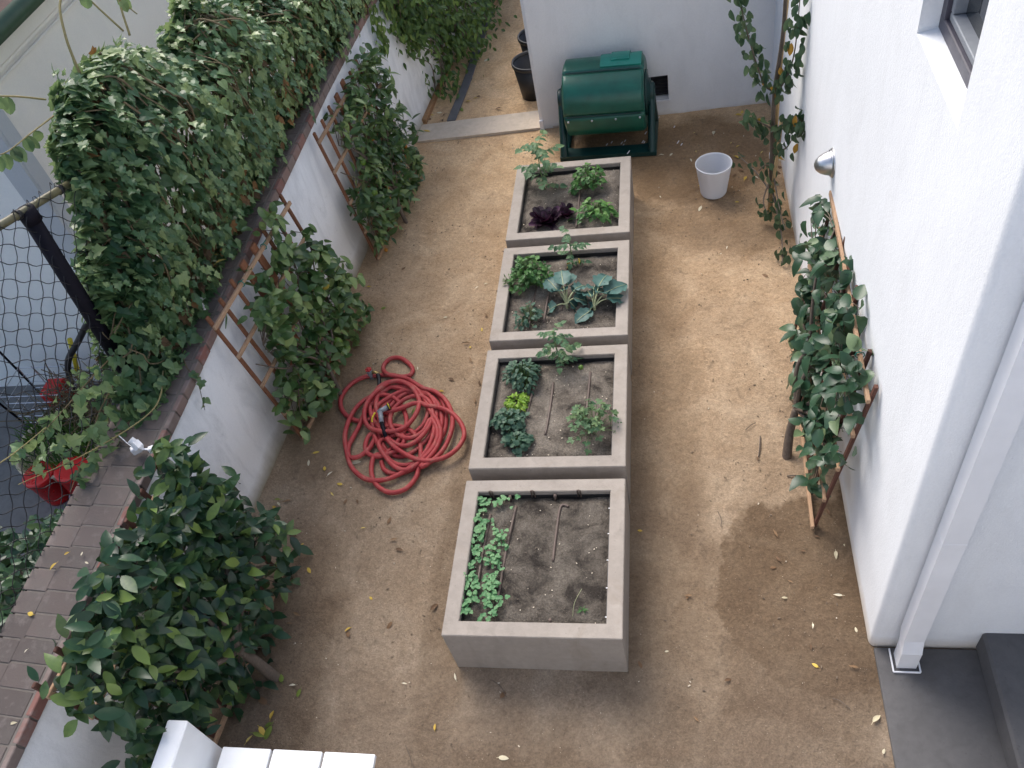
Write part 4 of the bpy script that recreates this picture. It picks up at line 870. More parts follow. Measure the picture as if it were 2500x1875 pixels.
def tuft(name, base, label, cat, mat, n, rad, h, leafL, poly=None, prof=None, W=.6, tint=.5, petiole=True, elong=(1, 1), stemm='stem', flat=.35, group=None):
    """many stalks from one crown, each ending in a leaf or three leaflets"""
    base = V(base); t = thing(name, base, label, cat, group); st = MB(); lf = MB()
    for k in range(n):
        a = rnd.uniform(0, 2 * pi); r = rad * sqrt(rnd.random()) * (1 + .22 * sin(3 * a + n)); x, y = r * cos(a) * elong[0], r * sin(a) * elong[1]; z = h * (1 - .55 * (r / rad) ** 2) * rnd.uniform(.40, 1.18)
        e = base + V((x, y, z)); root = base + V((x * .25, y * .25, -.012))
        if petiole: st.tube(spline([root, root.lerp(e, .5) + V((0, 0, h * .12)), e], 3), .0016, 4, False)
        d = V((cos(a), sin(a), rnd.uniform(-.5, .35))) + rv(.4); nn = V((cos(a) * flat, sin(a) * flat, 1)) + rv(.4); L = leafL * rnd.uniform(.7, 1.2); ti = min(1, max(0, rnd.gauss(tint + .18 * (z / h - .6), .14)))
        if poly == 'tri':
            for s_ in (-1.1, 0, 1.1): lf.poly_leaf(e, Matrix.Rotation(s_, 3, 'Z') @ d, nn, L * (.8 if s_ else 1), LOBE3, .15, .2, ti)
        elif poly: lf.poly_leaf(e, d, nn, L, poly, .2, rnd.uniform(.1, .5), ti)
        else: lf.leaf(e, d, nn, L, L * W, prof, .25, rnd.uniform(.1, .5), ti)
    if petiole: st.build('stalk', M[stemm], t)
    lf.build('foliage', M[mat], t)
    return t
def bigleaf(name, base, label, cat, mat, spec, L):
    """spec: list of (tip offset xyz, size, roll); broad leaves on long pale stalks"""
    base = V(base); t = thing(name, base, label, cat, 'broccoli plants'); st = MB(); lf = MB()
    st.tube([base - V((0, 0, .03)), base + V((0, 0, .05))], .010, 8)
    for (dx, dy, dz, s) in spec:
        dx *= .62; dy *= .62; dz *= .72
        e = base + V((dx, dy, dz)); c = spline([base + V((0, 0, .035)), base.lerp(e, .5) + V((0, 0, .03)), e], 5); st.tube(c, [lerp(.0065, .003, i / (len(c) - 1)) for i in range(len(c))], 6)
        d = V((dx, dy, rnd.uniform(-.05, .03))).normalized(); n = V((-dx * .6, -dy * .6, 1)) + rv(.15); d, n, sd = frame(d, n); LL = L * s; vs = []; N_ = 9; tint = rnd.uniform(.35, .65)
        for i in range(N_ + 1):
            tt = i / N_; wv = LL * .40 * (sin(pi * min(1, tt * .92 + .08)) ** .6) * (1 + .10 * sin(tt * 23 + s * 9)) if 0 < i < N_ else .004
            for j, f in enumerate((-1, -.5, 0, .5, 1)):
                rip = .010 * sin(tt * 17 + f * 4 + dx * 90) * abs(f)
                vs.append(e - d * .015 + d * (LL * tt) + sd * (wv * f) + n * (wv * .28 * f * f - LL * .28 * tt * tt + rip))
        lf.add(vs, [(i * 5 + j, i * 5 + j + 1, (i + 1) * 5 + j + 1, (i + 1) * 5 + j) for i in range(N_) for j in range(4)], tint)
        st.tube([e, e + d * LL * .5 - n * LL * .06, e + d * LL * .85 - n * LL * .19], [.003, .002, .001], 5, False)
    st.build('stalk', M['pstem'], t, True); lf.build('foliage', M[mat], t, True); return t
# planter 4 (farthest)
tomato(soil_at(1332, 465), soil_at(1332, 465) + V((-.03, .14, .34)), 'tall tomato plant at the back left of the farthest planter', 13, .55, .145)
tuft('bean_plant', soil_at(1442, 455), 'leafy green plant at the back right of the farthest planter', 'vegetable', 'basil', 110, .12, .17, .044, TOOTH, tint=.55, elong=(1, .9))
mb = MB(); b_ = soil_at(1436, 440)
tuft('leafy_green', soil_at(1452, 528), 'light green leafy plant at the front right of the farthest planter', 'vegetable', 'basil', 85, .13, .12, .048, TOOTH, tint=.68, elong=(1.1, .8))
def purple(base, label, n, s):
    base = V(base); t = thing('purple_lettuce', base, label, 'lettuce', 'dark purple lettuces'); lf = MB()
    for k in range(n):
        a = rnd.uniform(0, 2 * pi); r = .05 * s * rnd.random(); p = base + V((r * cos(a), r * sin(a), 0)); d = V((cos(a) * .7, sin(a) * .7, rnd.uniform(.5, 1.3))) + rv(.2)
        lf.poly_leaf(p, d, V((-cos(a) * .6, -sin(a) * .6, .6)) + rv(.4), rnd.uniform(.05, .10) * s, LOBE3, .5, rnd.uniform(.1, .5), min(1, max(0, rnd.gauss(.45, .25))))
    lf.build('foliage', M['purple'], t)
purple(soil_at(1334, 540), 'larger clump of dark purple lettuce on the left of the farthest planter', 70, 1.1)
purple(soil_at(1383, 525), 'smaller clump of dark purple lettuce in the middle of the farthest planter', 44, .85)
# planter 3
tomato(soil_at(1398, 648), soil_at(1398, 648) + V((-.005, .04, .24)), 'spindly tomato plant with yellowed lower leaves at the back of the broccoli planter', 8, .5, .095, 5)
tuft('parsley', soil_at(1298, 690), 'bushy bright green herb at the back left of the broccoli planter', 'herb', 'basil', 260, .135, .19, .034, TOOTH, tint=.50, elong=(1, .95))
tuft('sprig', soil_at(1250, 702), 'wispy green sprig leaning over the left rim of the broccoli planter', 'herb', 'vinel', 26, .055, .10, .035, None, LANCE, .35, tint=.4)
tuft('mint', soil_at(1290, 780), 'small dark bluish green herb at the front left of the broccoli planter', 'herb', 'mint', 60, .095, .085, .036, None, BROAD, .7, tint=.5, elong=(.9, 1.25))
bigleaf('broccoli', soil_at(1385, 752), 'blue green broccoli plant in the middle of its planter, one big leaf lying low', 'broccoli', 'kale', [(-.13, -.0, .03, .95), (-.10, .14, .13, 1.05), (-.03, .17, .18, 1.0), (.01, .20, .16, .95), (.08, .10, .13, 1.0), (.10, .03, .10, .9), (.05, -.01, .07, .7), (-.04, .08, .16, .9), (.11, .12, .15, .7)], .155)
bigleaf('broccoli', soil_at(1452, 757), 'blue green broccoli plant leaning out over the right rim of its planter', 'broccoli', 'kale', [(.14, .10, .14, 1.15), (.06, .16, .18, 1.05), (.0, .15, .15, .9), (.16, .04, .11, .9), (-.03, .08, .12, .85), (-.05, -.05, .03, .9), (.05, .08, .16, .95), (-.02, .0, .06, .8)], .155)
mb = MB()
# planter 2
tomato(soil_at(1378, 893), soil_at(1378, 893) + V((-.045, .07, .25)), 'tomato plant drooping over the back rim of the planter with the lime green lettuce', 12, .5, .105)
mb = MB(); b_ = soil_at(1418, 897, SOILZ + .05); mb.ball(b_, .017, 8); tag(mb.build('green_tomato', M['lime'], None, True), 'small unripe green tomato by the back rim, beside the drooping tomato plant', 'tomato')
tuft('basil', soil_at(1278, 928), 'rounded dark green herb at the back left of the planter with the lime lettuce', 'herb', 'mint', 200, .105, .12, .036, None, BROAD, .62, tint=.62)
tuft('lettuce', soil_at(1263, 988), 'bright lime green lettuce on the left side of the second planter', 'lettuce', 'lett', 150, .062, .055, .034, None, OVAL, .5, tint=.55, petiole=False)
tuft('strawberry', soil_at(1245, 1038), 'bluish green crinkled herb just in front of the lime green lettuce', 'herb', 'mint', 150, .095, .085, .033, HEART, tint=.62, elong=(1.1, .8))
tuft('strawberry', soil_at(1265, 1085), 'bluish green herb nearest the front rim of the planter with the lime lettuce', 'herb', 'mint', 75, .075, .07, .036, HEART, tint=.58, elong=(1.0, .8))
tuft('celery', soil_at(1447, 1052), 'loose tall celery plant at the front right of the planter with the lime lettuce', 'vegetable', 'tomato', 64, .14, .20, .034, 'tri', tint=.68, elong=(1, 1.1))
mb = MB()
# planter 1: seedlings, each a plant of its own
protos = []
for k in range(4):
    mb = MB(); h = .026 + .008 * k
    mb.tube([(0, 0, -.01), (.003 * k, 0, h)], .0011, 4, False); mb.mi = 1
    for j in range(2 + (k % 2)):
        a = j * 2 * pi / (2 + k % 2) + k; mb.poly_leaf((.003 * k, 0, h), V((cos(a), sin(a), .15)), V((-cos(a) * .25, -sin(a) * .25, 1)), .021 + .003 * (k % 3), HEART, .15, .25, .35 + .15 * k)
    me = mb.build('seedling', [M['pstem'], M['sprout']]); protos.append(me)
nsd = 0
spots = []
while len(spots) < 260:
    y = rnd.uniform(.095, .845); c = .165 + (y - .45) * .01
    x = c + rnd.choice((-.052, .052, .062, -.045)) + rnd.gauss(0, .030)
    if abs(x - c) < .012 or x < .075: continue
    g = noise.noise(V((x * 6, y * 9, 2)))
    if g < -.36: continue
    spots.append((x, y))
for i, (x, y) in enumerate(spots):
    o = protos[i % 4] if i < 4 else protos[i % 4].copy()
    if i >= 4: col.objects.link(o)
    o.location = (x, y, SOILZ + .002); o.rotation_euler = (rnd.uniform(-.25, .25), rnd.uniform(-.25, .25), rnd.random() * 6.28); s = rnd.uniform(.55, .9); o.scale = (s, s, s)
    tag(o, 'tiny two leaved seedling in the green strip along the left of the nearest planter', 'seedling', 'seedlings in the nearest planter')
mb = MB(); b_ = soil_at(1398, 1505); mb.tube(spline([b_, b_ + V((.01, .06, .03)), b_ + V((.045, .13, .045))], 6), .0012, 4, False)
tag(mb.build('dry_stalk', M['pstem']), 'thin pale dry stalk bending over the soil at the front right of the nearest planter', 'twig')
mb = MB(); b_ = soil_at(1422, 1492)
for k in range(16): mb.leaf(b_ + rv(.008), V((rnd.uniform(-1, 1), rnd.uniform(-1, 1), .8)), V((0, 0, 1)), .028, .006, LANCE, .2, .4, .5)
tag(mb.build('weed', M['basil']), 'tiny green weed at the front right of the nearest planter', 'weed')

# ================================================================== COMPOST TUMBLER
tb = thing('compost_tumbler', (.70, 4.88, 0), 'dark green plastic compost tumbler on its frame against the back wall', 'compost bin')
AX, AY, AZ, RR = None, 4.895, .436, .312
TR = Matrix.Rotation(RD(-2.5), 3, 'Z'); TC = V((.697, AY, AZ))
def tpt(x, a, r): return TC + TR @ V((x, -cos(a) * r, sin(a) * r))       # a = 0 towards the viewer, 90 degrees up
seams = [RD(71 - 72 * k) for k in range(5)]
def drum_r(a):
    d = min(abs((a - s + pi) % (2 * pi) - pi) for s in seams)
    return RR - .020 * max(0, 1 - (d / RD(3.6)) ** 2) + .008 * cos(5 * (a - RD(35)))
mb = MB(); NA_ = 180; prof = [(-.335, .80), (-.342, .90), (-.338, .965), (-.322, .992), (-.30, 1.0), (-.1, 1.004), (.1, 1.004), (.30, 1.0), (.322, .992), (.338, .965), (.342, .90), (.335, .80)]
for (x, f) in prof:
    for k in range(NA_): a = 2 * pi * k / NA_; mb.v.append(tuple(tpt(x, a, (drum_r(a) if .98 < f else RR - .012) * f))); mb.t.append(.5)
for i in range(len(prof) - 1): mb.f += [(i * NA_ + k, i * NA_ + (k + 1) % NA_, (i + 1) * NA_ + (k + 1) % NA_, (i + 1) * NA_ + k) for k in range(NA_)]
mb.f += [tuple(range(NA_ - 1, -1, -1)), tuple((len(prof) - 1) * NA_ + k for k in range(NA_))]; mb.m = [0] * len(mb.f)
drum = mb.build('drum', M['greenp'], tb, True); drum.data.set_sharp_from_angle(angle=RD(40))
for s in seams[:2] + seams[4:]:
    mb = MB(); mb.tube([tpt(-.31, s, RR - .012), tpt(.31, s, RR - .012)], .007, 6); mb.build('seam', M['greend'], drum)
def panel(x0_, x1_, a0_, a1_, dr, mat, name, par, ridge=0):
    mb = MB(); na, nx = 14, 2; 
    def sh(rr): return [tpt(lerp(x0_, x1_, i / nx), lerp(a0_, a1_, j / na), rr + .008 * cos(5 * (lerp(a0_, a1_, j / na) - RD(35)))) for j in range(na + 1) for i in range(nx + 1)]
    A_ = sh(RR - .02); B_ = sh(RR + dr); o = len(A_); F = []
    W_ = nx + 1
    for j in range(na):
        for i in range(nx): F.append((o + j * W_ + i, o + j * W_ + i + 1, o + (j + 1) * W_ + i + 1, o + (j + 1) * W_ + i))
    for i in range(nx): F += [(i, i + 1, o + i + 1, o + i), (na * W_ + i, o + na * W_ + i, o + na * W_ + i + 1, na * W_ + i + 1)]
    for j in range(na): F += [(j * W_, o + j * W_, o + (j + 1) * W_, (j + 1) * W_), (j * W_ + nx, (j + 1) * W_ + nx, o + (j + 1) * W_ + nx, o + j * W_ + nx)]
    mb.add(A_ + B_, F); return mb.build(name, mat, par)
hp = panel(-.02, .318, RD(76), RD(132), .014, M['greenl'], 'hatch', tb)
panel(.07, .22, RD(86), RD(128), .026, M['greenl'], 'hatch_grip', hp)
for k in range(5):
    mb = MB(); mb.tube([tpt(.075, RD(90 + 8 * k), RR + .027), tpt(.215, RD(90 + 8 * k), RR + .027)], .003, 5); mb.build('grip_rib', M['greenl'], hp)
for sx in (-1, 1):
    mb = MB(); c_ = TC + TR @ V((sx * .338, 0, 0)); ax = TR @ V((sx, 0, 0))
    mb.lathe([(.001, 0), (.19, 0), (.185, .018), (.12, .022), (.115, .04), (.075, .042), (.07, .075), (.001, .076)], c_, ax, 32); mb.build('hub', M['greend'], tb, True)
for sx in (-.30, -.10, .10, .30):        # bolts along the lower seam
    mb = MB(); mb.lathe([(.001, .012), (.008, .010), (.010, 0)], tpt(sx, RD(-7), RR + .006), (tpt(sx, RD(-7), 1) - tpt(sx, RD(-7), 0)), 10); mb.build('bolt', M['steel'], drum, True)
# moulded frame: two splayed side legs on a flat base ring
for sx in (-1, 1):
    fr = MB(); x = .384
    def fp(y, z, dx=0): return V((TC.x, AY, 0)) + TR @ V((sx * (x + dx), y, z))
    fr.tube([fp(-.27, .028, .0), fp(-.20, .17), fp(-.07, .40), fp(0, .50), fp(.05, .40), fp(.16, .17), fp(.21, .028)], [.038, .033, .030, .034, .030, .033, .038], 8)
    fr.lathe([(.001, -.02), (.085, -.02), (.09, 0), (.085, .02), (.001, .02)], fp(0, AZ, 0), TR @ V((sx, 0, 0)), 24)
    fr.beam(fp(-.30, .022), fp(.24, .022), .075, .042, bev=.014)
    fr.build('side_leg', M['greend'], tb, True).data.set_sharp_from_angle(angle=RD(50))
mb = MB(); b0 = V((TC.x, AY, 0))
pts = [(-.42, -.30), (.42, -.30), (.42, -.16), (.335, -.16), (.30, -.175), (-.30, -.175), (-.335, -.16), (-.42, -.16)]
vs = [b0 + TR @ V((x, y, .004)) for x, y in pts] + [b0 + TR @ V((x, y, .045)) for x, y in pts]; k = len(pts)
mb.add(vs, [tuple(k + i for i in range(k))] + [(i, (i + 1) % k, k + (i + 1) % k, k + i) for i in range(k)])
mb.beam(b0 + TR @ V((-.4, .20, .02)), b0 + TR @ V((.4, .20, .02)), .08, .04, bev=.012)
mb.build('base_bar', M['greend'], tb)

# ================================================================== TRANSLUCENT BIN
bn = thing('waste_bin', (1.552, 4.0, 0), 'empty frosted white plastic bin standing on the dirt by the green tumbler', 'bin')
mb = MB(); mb.lathe([(.001, .004), (.085, .0), (.098, .004), (.104, .02), (.1385, .268), (.142, .270), (.1425, .282), (.137, .283), (.1345, .270), (.100, .022), (.094, .010), (.001, .009)], (1.552, 4.0, 0.002), n=48); mb.build('bin_shell', M['bin'], bn, True)

# ================================================================== RED HOSE
hs_ = thing('garden_hose', (-.65, 1.65, 0), 'coiled red garden hose with a pistol nozzle lying on the dirt', 'hose')
def hz(x, y, z=.012): return at(800 + x / 4.483, 850 + y / 4.483, z)
R_H = .0162
loops = [   # read off the ground, lowest first
 ([(590, 1240), (620, 1330), (720, 1375), (860, 1350), (1000, 1280), (1130, 1160), (1230, 1010), (1290, 850), (1290, 690), (1240, 560), (1150, 470), (1040, 450), (900, 480), (760, 560), (660, 680), (640, 820), (700, 930), (820, 960), (950, 920), (1060, 820), (1100, 680), (1050, 560), (950, 500), (830, 500), (700, 560), (590, 680), (560, 830), (570, 980), (640, 1110), (760, 1180), (900, 1160), (1030, 1060), (1130, 920)], .013),
 ([(1130, 920), (1190, 760), (1170, 600), (1090, 500), (960, 450), (820, 470), (680, 540), (540, 640), (490, 800), (520, 980), (600, 1120), (700, 1240), (830, 1280), (980, 1250), (1110, 1140), (1200, 980), (1250, 800), (1220, 640), (1130, 530), (1000, 480), (850, 460), (700, 430), (600, 480), (470, 560), (480, 740), (560, 870)], .030),
 ([(560, 870), (680, 1000), (820, 1070), (960, 1030), (1080, 900), (1150, 740), (1120, 600), (1020, 530), (880, 540), (760, 620), (690, 740), (700, 870), (790, 960), (920, 980), (1050, 910), (1130, 780), (1200, 900), (1170, 1060), (1060, 1200), (900, 1320), (760, 1310), (640, 1200), (560, 1060)], .046),
 ([(560, 1060), (600, 1000), (700, 960), (790, 940), (840, 1000), (790, 1090), (690, 1150), (560, 1190), (450, 1160), (410, 1080), (440, 980), (500, 930), (510, 990), (450, 1100), (340, 1190), (240, 1190)], .030),
 ([(240, 1190), (225, 1080), (280, 970), (350, 850), (390, 740), (470, 620), (560, 520), (680, 525), (780, 590), (850, 720), (860, 850), (800, 980), (720, 1070), (640, 1150), (520, 1180), (480, 1290), (490, 1420), (570, 1530), (700, 1585), (850, 1540), (960, 1420), (1000, 1300), (1020, 1170), (1000, 1020), (920, 910), (830, 870), (700, 850), (600, 860)], .026),
 ([(600, 860), (560, 760), (530, 640), (560, 500), (660, 430), (800, 420), (920, 450), (1040, 540), (1120, 640), (1170, 780), (1160, 930), (1100, 1080), (1020, 1200), (900, 1310), (760, 1390), (600, 1440), (440, 1440), (320, 1370), (240, 1260), (205, 1120), (190, 960), (230, 800), (300, 660), (400, 570), (500, 520)], .034),
 ([(500, 520), (560, 430), (660, 370), (800, 360), (960, 440), (1060, 560), (1130, 700), (1190, 780), (1235, 900), (1220, 1020), (1150, 1150), (1020, 1300), (1120, 1250), (1260, 1110), (1350, 920), (1365, 740), (1290, 570), (1170, 470), (1050, 440), (930, 370), (860, 330), (760, 310), (660, 290)], .045),
 ([(660, 290), (610, 240), (620, 170), (690, 115), (790, 110), (880, 160), (930, 230), (905, 295), (820, 315), (700, 292), (560, 295), (420, 315), (290, 370), (190, 460), (140, 570), (160, 680), (240, 760), (350, 795), (450, 785), (560, 740)], .016),
 ([(560, 740), (680, 690), (800, 655), (930, 610), (1000, 600), (990, 540), (930, 440), (830, 380), (700, 370), (570, 440), (470, 540), (410, 660), (405, 780), (450, 860), (550, 905), (680, 915), (810, 880), (910, 800), (985, 690), (1010, 600), (1080, 625), (1200, 645), (1330, 695), (1430, 780), (1490, 900), (1480, 1010), (1400, 1120), (1270, 1195), (1100, 1230), (960, 1215), (830, 1150), (720, 1070), (640, 985)], .060)]
path = []
for pts, z in loops: path += [hz(x, y, z) for x, y in (pts if not path else pts[1:])]
for i, (p) in enumerate(path): p.z += .004 * sin(i * 1.7)
mb = MB(); hp_ = spline(path, 5); mb.tube(hp_, [R_H * (1 + .07 * noise.noise(p * 9)) for p in hp_], 10); mb.build('hose', M['hose'], hs_, True)
nz = MB(); a = hz(640, 985, .062); b = hz(590, 815, .075); nz.tube([a, a.lerp(b, .5), b], [.0135, .016, .014], 10)
g = nz.build('nozzle_grip', M['blackm'], hs_, True)
mb = MB(); b2 = hz(575, 700, .085); h1 = hz(590, 680, .088); h2 = hz(655, 645, .09); h3 = hz(685, 632, .09)
mb.tube([b, b2], [.016, .017], 10); mb.tube([hz(545, 705, .086), h1, h2], [.014, .018, .018], 12); nzb = mb.build('nozzle_body', M['grey'], hs_, True)
mb = MB(); mb.tube([h2, h3], [.024, .023], 14); mb.build('spray_head', M['black'], hs_, True)
mb = MB(); mb.tube([h2.lerp(h3, .35) + V((0, .0, .004)), h2.lerp(h3, .65) + V((0, 0, .004))], .0245, 14); mb.build('dial_ring', M['yellow'], hs_, True)
mb = MB(); mb.tube(spline([hz(520, 705, .10), hz(498, 740, .095), hz(485, 780, .088), hz(488, 808, .08)], 5), .0055, 6); mb.build('trigger', M['yellow'], hs_, True)
# garden tap the hose comes from
tp = thing('garden_tap', tuple(at(909, 915, 0)), 'small garden tap with a red knob sticking out of the dirt beside the hose', 'tap')
c_ = at(908, 922, 0)
mb = MB(); mb.tube([c_ - V((0, 0, .03)), c_ + V((0, 0, .075))], .016, 10); mb.box(c_ + V((0, 0, .055)), (.034, .034, .045), bev=.006); mb.build('valve_body', M['grey'], tp, True)
mb = MB(); kz = c_ + V((0, 0, .082)); mb.lathe([(.001, -.004), (.014, -.004), (.016, .012), (.001, .016)], kz, n=16)
for k in range(6): aa = k * pi / 3; mb.ball(kz + V((.017 * cos(aa), .017 * sin(aa), .006)), .0085, 6)
mb.build('knob', M['redk'], tp, True)
mb = MB(); mb.tube([c_ + V((.01, 0, .055)), c_ + V((.045, .0, .055)), c_ + V((.07, -.01, .045))], .011, 10); mb.build('spout', M['brass'], tp, True)
mb = MB(); mb.tube(spline([c_ + V((.06, -.008, .048)), c_ + V((.075, -.05, .03)), c_ + V((.085, -.12, .016)), c_ + V((.10, -.18, .014))], 5), .0145, 8); mb.build('coupling', M['black'], tp, True)

# ================================================================== WHITE BENCH
bn2 = thing('garden_bench', (-.65, -1.1, 0), 'white painted garden bench of wide flat boards at the bottom edge of the yard', 'bench')
yb, ye = -.592, -2.25
for (xa, xb) in ((-1.0, -.748), (-.736, -.487), (-.475, -.223)):
    mb = MB(); mb.box(((xa + xb) / 2, (yb + ye) / 2 + .0015 * (xa + 1), .386), (xb - xa, yb - ye, .028), bev=.004); mb.build('seat_board', M['white'], bn2)
mb = MB(); mb.box((-1.096, (-.576 + ye) / 2, .435), (.104, ye * -1 - .576, .53), bev=.006); mb.build('backrest', M['white'], bn2)
mb = MB(); mb.box((-1.02, (yb + ye) / 2 - .03, .34), (.05, 1.5, .06), bev=.003); mb.box((-.25, (yb + ye) / 2 - .03, .34), (.04, 1.5, .06), bev=.003)
for yy in (-.72, -1.4, -2.1): mb.box((-.635, yy, .345), (.72, .05, .05), bev=.003)
mb.build('seat_frame', M['white'], bn2)
for x in (-.25, -1.02):
    for y in (-.68, -2.15):
        mb = MB(); mb.box((x, y, .155), (.07, .07, .31), bev=.004); mb.build('leg', M['white'], bn2)

# ================================================================== SPRINKLER SENSOR ON THE CAP
sc_ = at(312, 1092, 1.07); sn = thing('rain_sensor', tuple(sc_), 'small white plastic sensor with a thin bracket sitting on the brick cap', 'sensor')
def sz(x, y, z): return at(250 + x / 8.848, 1050 + y / 8.848, z)
mb = MB(); a = sz(800, 380, 1.115); b = sz(690, 270, 1.135); cc_ = sz(600, 205, 1.155)
mb.tube([sz(850, 400, 1.10), a, b], [.020, .026, .025], 4); mb.tube([b, cc_], [.020, .019], 16); mb.build('sensor_body', M['whitep'], sn)
mb = MB(); mb.box(sz(730, 420, 1.085), (.05, .035, .045), Matrix.Rotation(.6, 3, 'Z'), .005); mb.build('sensor_foot', M['whitep'], sn)
mb = MB(); mb.beam(sz(850, 412, 1.10), sz(1060, 412, 1.10), .012, .006); mb.box(sz(1070, 415, 1.095), (.035, .03, .035), Matrix.Rotation(.4, 3, 'Z'), .004); mb.tube([sz(1170, 360, 1.10), sz(1110, 470, 1.095)], .013, 10); mb.build('bracket', M['whitep'], sn)
mb = MB(); mb.tube(spline([sz(640, 360, 1.09), sz(520, 270, 1.09), sz(470, 220, 1.10), sz(400, 160, 1.10), sz(335, 105, 1.11)], 5), .0028, 6); mb.build('lead', M['whitep'], sn, True)

# ================================================================== FALLEN LEAVES AND LITTER
LM = {'y': 'fall_y', 'b': 'fall_b', 'p': 'fall_p', 'g': 'fall_g'}
LP = {}
for k_, m_ in LM.items():
    LP[k_] = []
    for j in range(3):
        mb = MB(); L = 1.0; mb.leaf((0, -.5, .05), V((0, 1, .15)), V((0, 0, 1)), 1.0, [.40, .46, .34][j], [OVAL, BROAD, LANCE][j], [.5, -.25, .8][j], [.25, .35, .1][j], .3 + .2 * j); mb.tube([(0, -.5, .05), (.05, -.72, .02)], .02, 4)
        me = bpy.data.meshes.new('fallen_leaf'); me.from_pydata(mb.v, [], mb.f); me.materials.append(M[m_]); a = me.attributes.new('tint', 'FLOAT', 'POINT'); a.data.foreach_set('value', mb.t); me.polygons.foreach_set('use_smooth', [True] * len(mb.f)); LP[k_].append(me)
LBL = {('y', 'alley'): 'fallen yellow leaf lying in the sandy back alley or on its concrete threshold', ('b', 'alley'): 'curled brown leaf lying in the sandy back alley', ('p', 'alley'): 'pale dry leaf lying in the sandy back alley', ('g', 'alley'): 'fallen green leaf in the sandy back alley',
       ('y', 'bin'): 'fallen yellow leaf on the damp dirt around the frosted white bin', ('b', 'bin'): 'fallen brown leaf on the damp dirt around the frosted white bin', ('p', 'bin'): 'pale dry leaf on the damp dirt around the frosted white bin', ('g', 'bin'): 'fallen green leaf on the damp dirt near the frosted bin',
       ('y', 'left'): 'small yellow leaf on the dirt between the white garden wall and the planters', ('b', 'left'): 'small dark brown leaf on the dirt between the white garden wall and the planters', ('p', 'left'): 'small pale leaf on the dirt between the white garden wall and the planters', ('g', 'left'): 'fallen green leaf on the dirt between the white garden wall and the planters',
       ('y', 'right'): 'small yellow leaf on the dirt between the planters and the white house', ('b', 'right'): 'small brown leaf or twig bit on the dirt between the planters and the house', ('p', 'right'): 'small pale slender leaf on the dirt between the planters and the house', ('g', 'right'): 'fallen green leaf on the dirt between the planters and the house',
       ('y', 'cap'): 'small yellow leaf lying on the brick cap of the garden wall', ('p', 'cap'): 'tiny pale leaf lying on the brick cap of the garden wall'}
def fallen(u, v, key, zone, size, z=.004):
    o = bpy.data.objects.new('fallen_leaf', rnd.choice(LP[key])); col.objects.link(o); o.location = at(u, v, z); o.rotation_euler = (rnd.uniform(-.25, .25), rnd.uniform(-.25, .25), rnd.random() * 6.28); o.scale = (size, size, size)
    tag(o, LBL[(key, zone)], 'leaf', {'alley': 'leaves fallen in the back alley', 'bin': 'leaves fallen around the frosted bin', 'left': 'leaves fallen on the left dirt strip', 'right': 'leaves fallen on the right dirt strip', 'cap': 'leaves on the brick cap'}[zone] + ', ' + {'y': 'yellow', 'b': 'brown', 'p': 'pale', 'g': 'green'}[key])
def z2(x, y): return 800 + x / 2.4578, y / 2.4578
for x, y, k_, s in [(597, 783, 'y', .075), (540, 822, 'b', .06), (780, 455, 'p', .07), (865, 460, 'p', .08), (840, 610, 'y', .06), (803, 655, 'g', .07), (755, 560, 'b', .05), (615, 720, 'b', .06), (690, 722, 'b', .05), (1022, 652, 'b', .065), (885, 590, 'y', .05), (620, 690, 'y', .05), (670, 675, 'p', .05), (950, 360, 'p', .06), (700, 690, 'b', .05), (905, 580, 'b', .045)]:
    u, v = z2(x, y); fallen(u, v, k_, 'alley', s, .026 if y > 770 else .004)
def z3(x, y): return 1600 + x / 2.4578, y / 2.4578
for x, y, k_, s in [(487, 943, 'y', .055), (540, 1070, 'y', .060), (513, 1018, 'b', .058), (470, 1050, 'b', .050), (600, 1066, 'p', .050), (350, 797, 'p', .07), (268, 1250, 'p', .055), (493, 878, 'y', .03), (637, 803, 'p', .045), (640, 915, 'y', .04), (750, 955, 'p', .05), (755, 1010, 'b', .07), (735, 1040, 'b', .06), (265, 1110, 'y', .035), (215, 960, 'p', .03), (243, 910, 'y', .03), (95, 925, 'p', .04), (38, 930, 'p', .045), (455, 858, 'y', .025), (234, 798, 'y', .03), (30, 1182, 'p', .03), (490, 1210, 'y', .03), (825, 1360, 'p', .04), (500, 690, 'y', .06), (520, 675, 'y', .05), (300, 968, 'b', .03)]:
    fallen(*z3(x, y), k_, 'bin', s)
